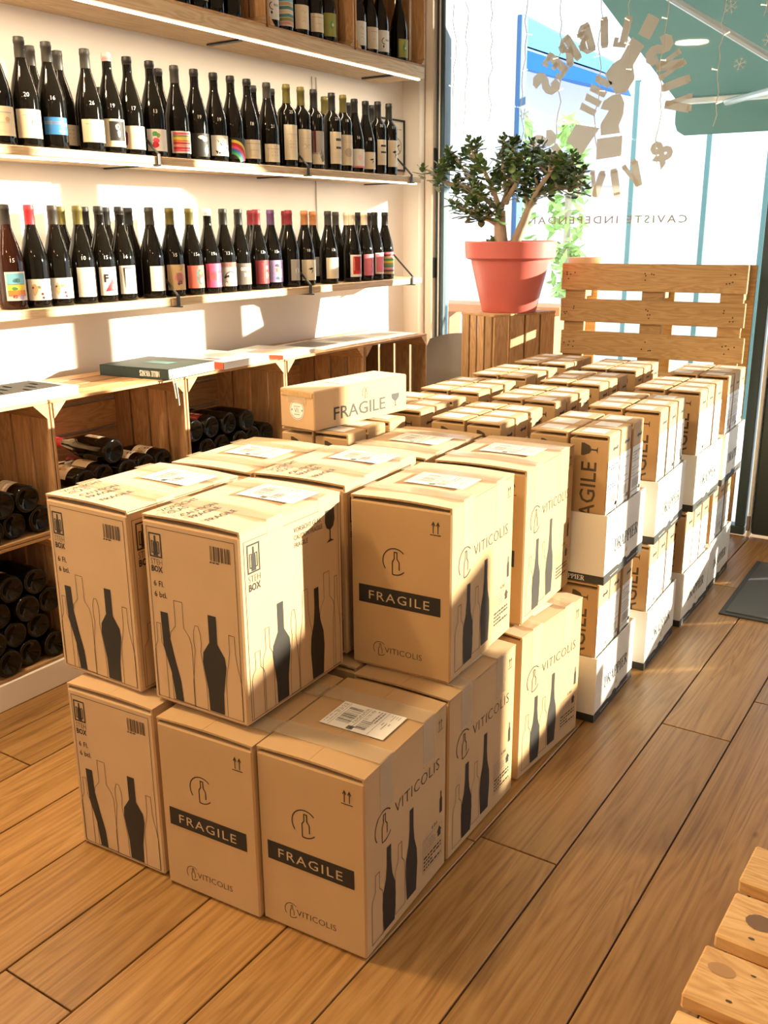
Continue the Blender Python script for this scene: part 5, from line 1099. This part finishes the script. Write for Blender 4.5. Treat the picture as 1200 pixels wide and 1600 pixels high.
# ================================================================== the street outside
mottled('paving', (.42, .42, .42), (.52, .52, .51), scale=3, rough=.9); mat('facade_white', (.86, .86, .88), .9); mat('facade_lilac', (.66, .64, .76), .9); mat('blue_dark', (.03, .10, .24), .6); mat('blue_cloth', (.03, .17, .50), .8); mat('blue_pale', (.20, .48, .70), .8)
mat('steel_teal', (.10, .22, .24), .5); mat('pale_green', (.48, .80, .64), .7); mat('alu', (.75, .77, .76), .35, .5, .6); mottled('hedge', (.26, .46, .12), (.52, .68, .26), scale=9, rough=.7)
struct('street', MB().box((0, 13.25, -.09), (40, 20, .1)).mesh('street', 'paving'))
t = thing('awning', 'dark green shop awning with an aluminium arm stretched outside over the window', 'awning', (0, GY + .10, 0))
xl, xr, yf, zf, zb, yb = -.92, 1.55, 1.02, 2.02, 2.56, .02
xw = -.99
q = MB(); th = .004
q.v += [(xw, yb, zb), (xr, yb, zb), (xr, yf, zf), (-.72, yf, zf)]; q.v += [(a, b2, c - th) for a, b2, c in q.v[:4]]
q.face((0, 1, 2, 3)); q.face((7, 6, 5, 4)); [q.face((i, (i + 1) % 4, (i + 1) % 4 + 4, i + 4)) for i in range(4)]
ob('canopy', q.mesh('canopy', 'awning_cloth'), t)
q = MB(); q.prism([(-.72, 1.99), (-.72, 1.90), (-.705, 1.86), (-.665, 1.835), (xr, 1.835), (xr, 1.99)], 0, .004, Matrix(((1, 0, 0, 0), (0, 0, 1, yf + .005), (0, 1, 0, 0), (0, 0, 0, 1)))); ob('valance', q.mesh('valance', 'awning_cloth'), t)
bx('front_bar', ((-.72 + xr) / 2, yf - .01, 2.005), (xr + .72, .03, .034), 'alu', t, .006)
ob('arm', MB().tube([(-.70, .16, 2.44), (-.10, .16, 2.06), (.10, .30, 1.98), (-.45, yf - .02, 1.985)], .017, 8).mesh('arm', 'alu', 40), t)
ob('arm', MB().tube([(1.2, .03, 2.36), (.80, .55, 2.16), (1.30, yf - .03, 2.0)], .018, 8).mesh('arm', 'alu', 40), t)
t = thing('white_pier', 'plain white wall pier with a dark blue edge standing outside the window', 'pier', (-1.865, 4.75, 0)); bx('pier_body', (-.60, .06, 1.75), (1.16, .10, 3.5), 'facade_white', t, .01); bx('edge_strip', (.0, .06, 1.32), (.030, .10, 2.64), 'blue_dark', t, .004)
t = thing('house_front', 'overexposed white house front across the street with a lilac wall field', 'building', (-4.2, 10.5, 0))
bx('front_wall', (-1.0, .2, 4.0), (10.5, .3, 8), 'facade_white', t, 0); bx('wall_field', (.1, .02, 2.6), (2.0, .06, 1.5), 'facade_lilac', t, .01)
t = thing('blue_awning', 'bright blue shop awning on the house across the street', 'awning', (0, 9.3, 0)); XZ = Matrix(((1, 0, 0, 0), (0, 0, 1, 0), (0, 1, 0, 0), (0, 0, 0, 1)))
for nm, poly, c in (('canopy', [(-4.7, 4.05), (-3.0, 3.12), (-3.0, 2.99), (-4.7, 3.62)], 'blue_pale'), ('lower_canopy', [(-4.7, 3.58), (-2.95, 2.93), (-2.88, 2.80), (-3.55, 2.98), (-4.7, 3.34)], 'blue_cloth')):
    ob(nm, MB().prism(poly, 0, .9, XZ).mesh(nm, c), t)
def shrub(label, x, y, h, w_, seed, c='hedge'):
    t = thing('shrub', label, 'shrub', (x, y, 0), 0, 'green shrubs across the street'); r = random.Random(seed); q = MB()
    for k in range(260):
        a, z = r.uniform(0, 6.28), r.uniform(.25, 1); rad = w_ * (1 - abs(z - .6)) * r.uniform(.5, 1); P_ = Vector((rad * math.cos(a), rad * math.sin(a), z * h)); u = Vector((r.uniform(-1, 1), r.uniform(-1, 1), r.uniform(-.3, 1))).normalized() * .10; v = u.orthogonal().normalized() * .035
        n0 = len(q.v); q.v += [tuple(P_ - u), tuple(P_ + v), tuple(P_ + u), tuple(P_ - v)]; q.face((n0, n0 + 1, n0 + 2, n0 + 3))
    o = ob('foliage', q.mesh('foliage', c), t); o['kind'] = 'stuff'; ob('stem', MB().tube([(0, 0, 0), (0, 0, h * .7)], .04, 6).mesh('stem', 'bark'), t)
shrub('sunny green shrub with upright leaves across the street', -3.72, 9.0, 2.55, .22, 1); shrub('bushy green shrub next to the upright one across the street', -3.12, 9.0, 2.5, .22, 2)
t = thing('glass_screen', 'glazed terrace screen with thin teal posts standing on the pavement', 'screen', (-1.32, 5.5, 0))
for x in (0, .50, .885, 2.0): bx('post', (x, 0, 1.15), (.035, .04, 2.30), 'steel_teal', t, .004)
bx('top_rail', (1.0, 0, 2.32), (2.04, .05, .04), 'alu', t, .004)
for a, b2 in ((0, .50), (.50, .885), (.885, 2.0)): bx('glass_pane', ((a + b2) / 2, 0, 1.2), (b2 - a - .045, .006, 2.1), 'window_glass', t, 0)
tag(bx('green_banner', (-1.34, 5.9, 1.08), (.14, .02, 2.24), 'pale_green', None, .002), 'pale green upright banner behind the terrace screen', 'banner')
t = thing('street_bench', 'orange wooden bench standing outside behind the flower pot', 'bench', (-1.75, 4.35, 0))
bx('seat', (0, 0, .88), (.90, .30, .05), 'copper', t, .004)
for sx in (-.38, .38): bx('leg', (sx, 0, .4275), (.06, .26, .855), 'copper', t, .004)
t = thing('orange_bowl', 'small orange bowl on a plinth outside the window', 'bowl', (-1.36, 4.75, 0))
ob('bowl', MB().lathe([(.02, 1.10), (.06, 1.105), (.10, 1.15), (.105, 1.18), (.09, 1.18), (.05, 1.13)], 20, cap=False).mesh('bowl', 'copper', 40), t); bx('plinth', (0, 0, .55), (.14, .14, 1.10), 'facade_white', t, .006)
# folding lattice outside the low part of the window
t = thing('lattice', 'grey folding lattice barrier outside, beside the door', 'barrier', (.12, 4.2, 0))
for s_ in (0, 1):
    for k in range(3): ob('lattice_bar', MB().tube([(-.25, 0, .15 + k * .36 + s_ * .34), (.15, 0, .15 + k * .36 + (1 - s_) * .34)], .009, 6).mesh('lattice_bar', 'alu'), t)
for x in (-.25, .15): ob('upright', MB().tube([(x, .0, 0), (x, .0, 1.25)], .012, 6).mesh('upright', 'alu'), t)
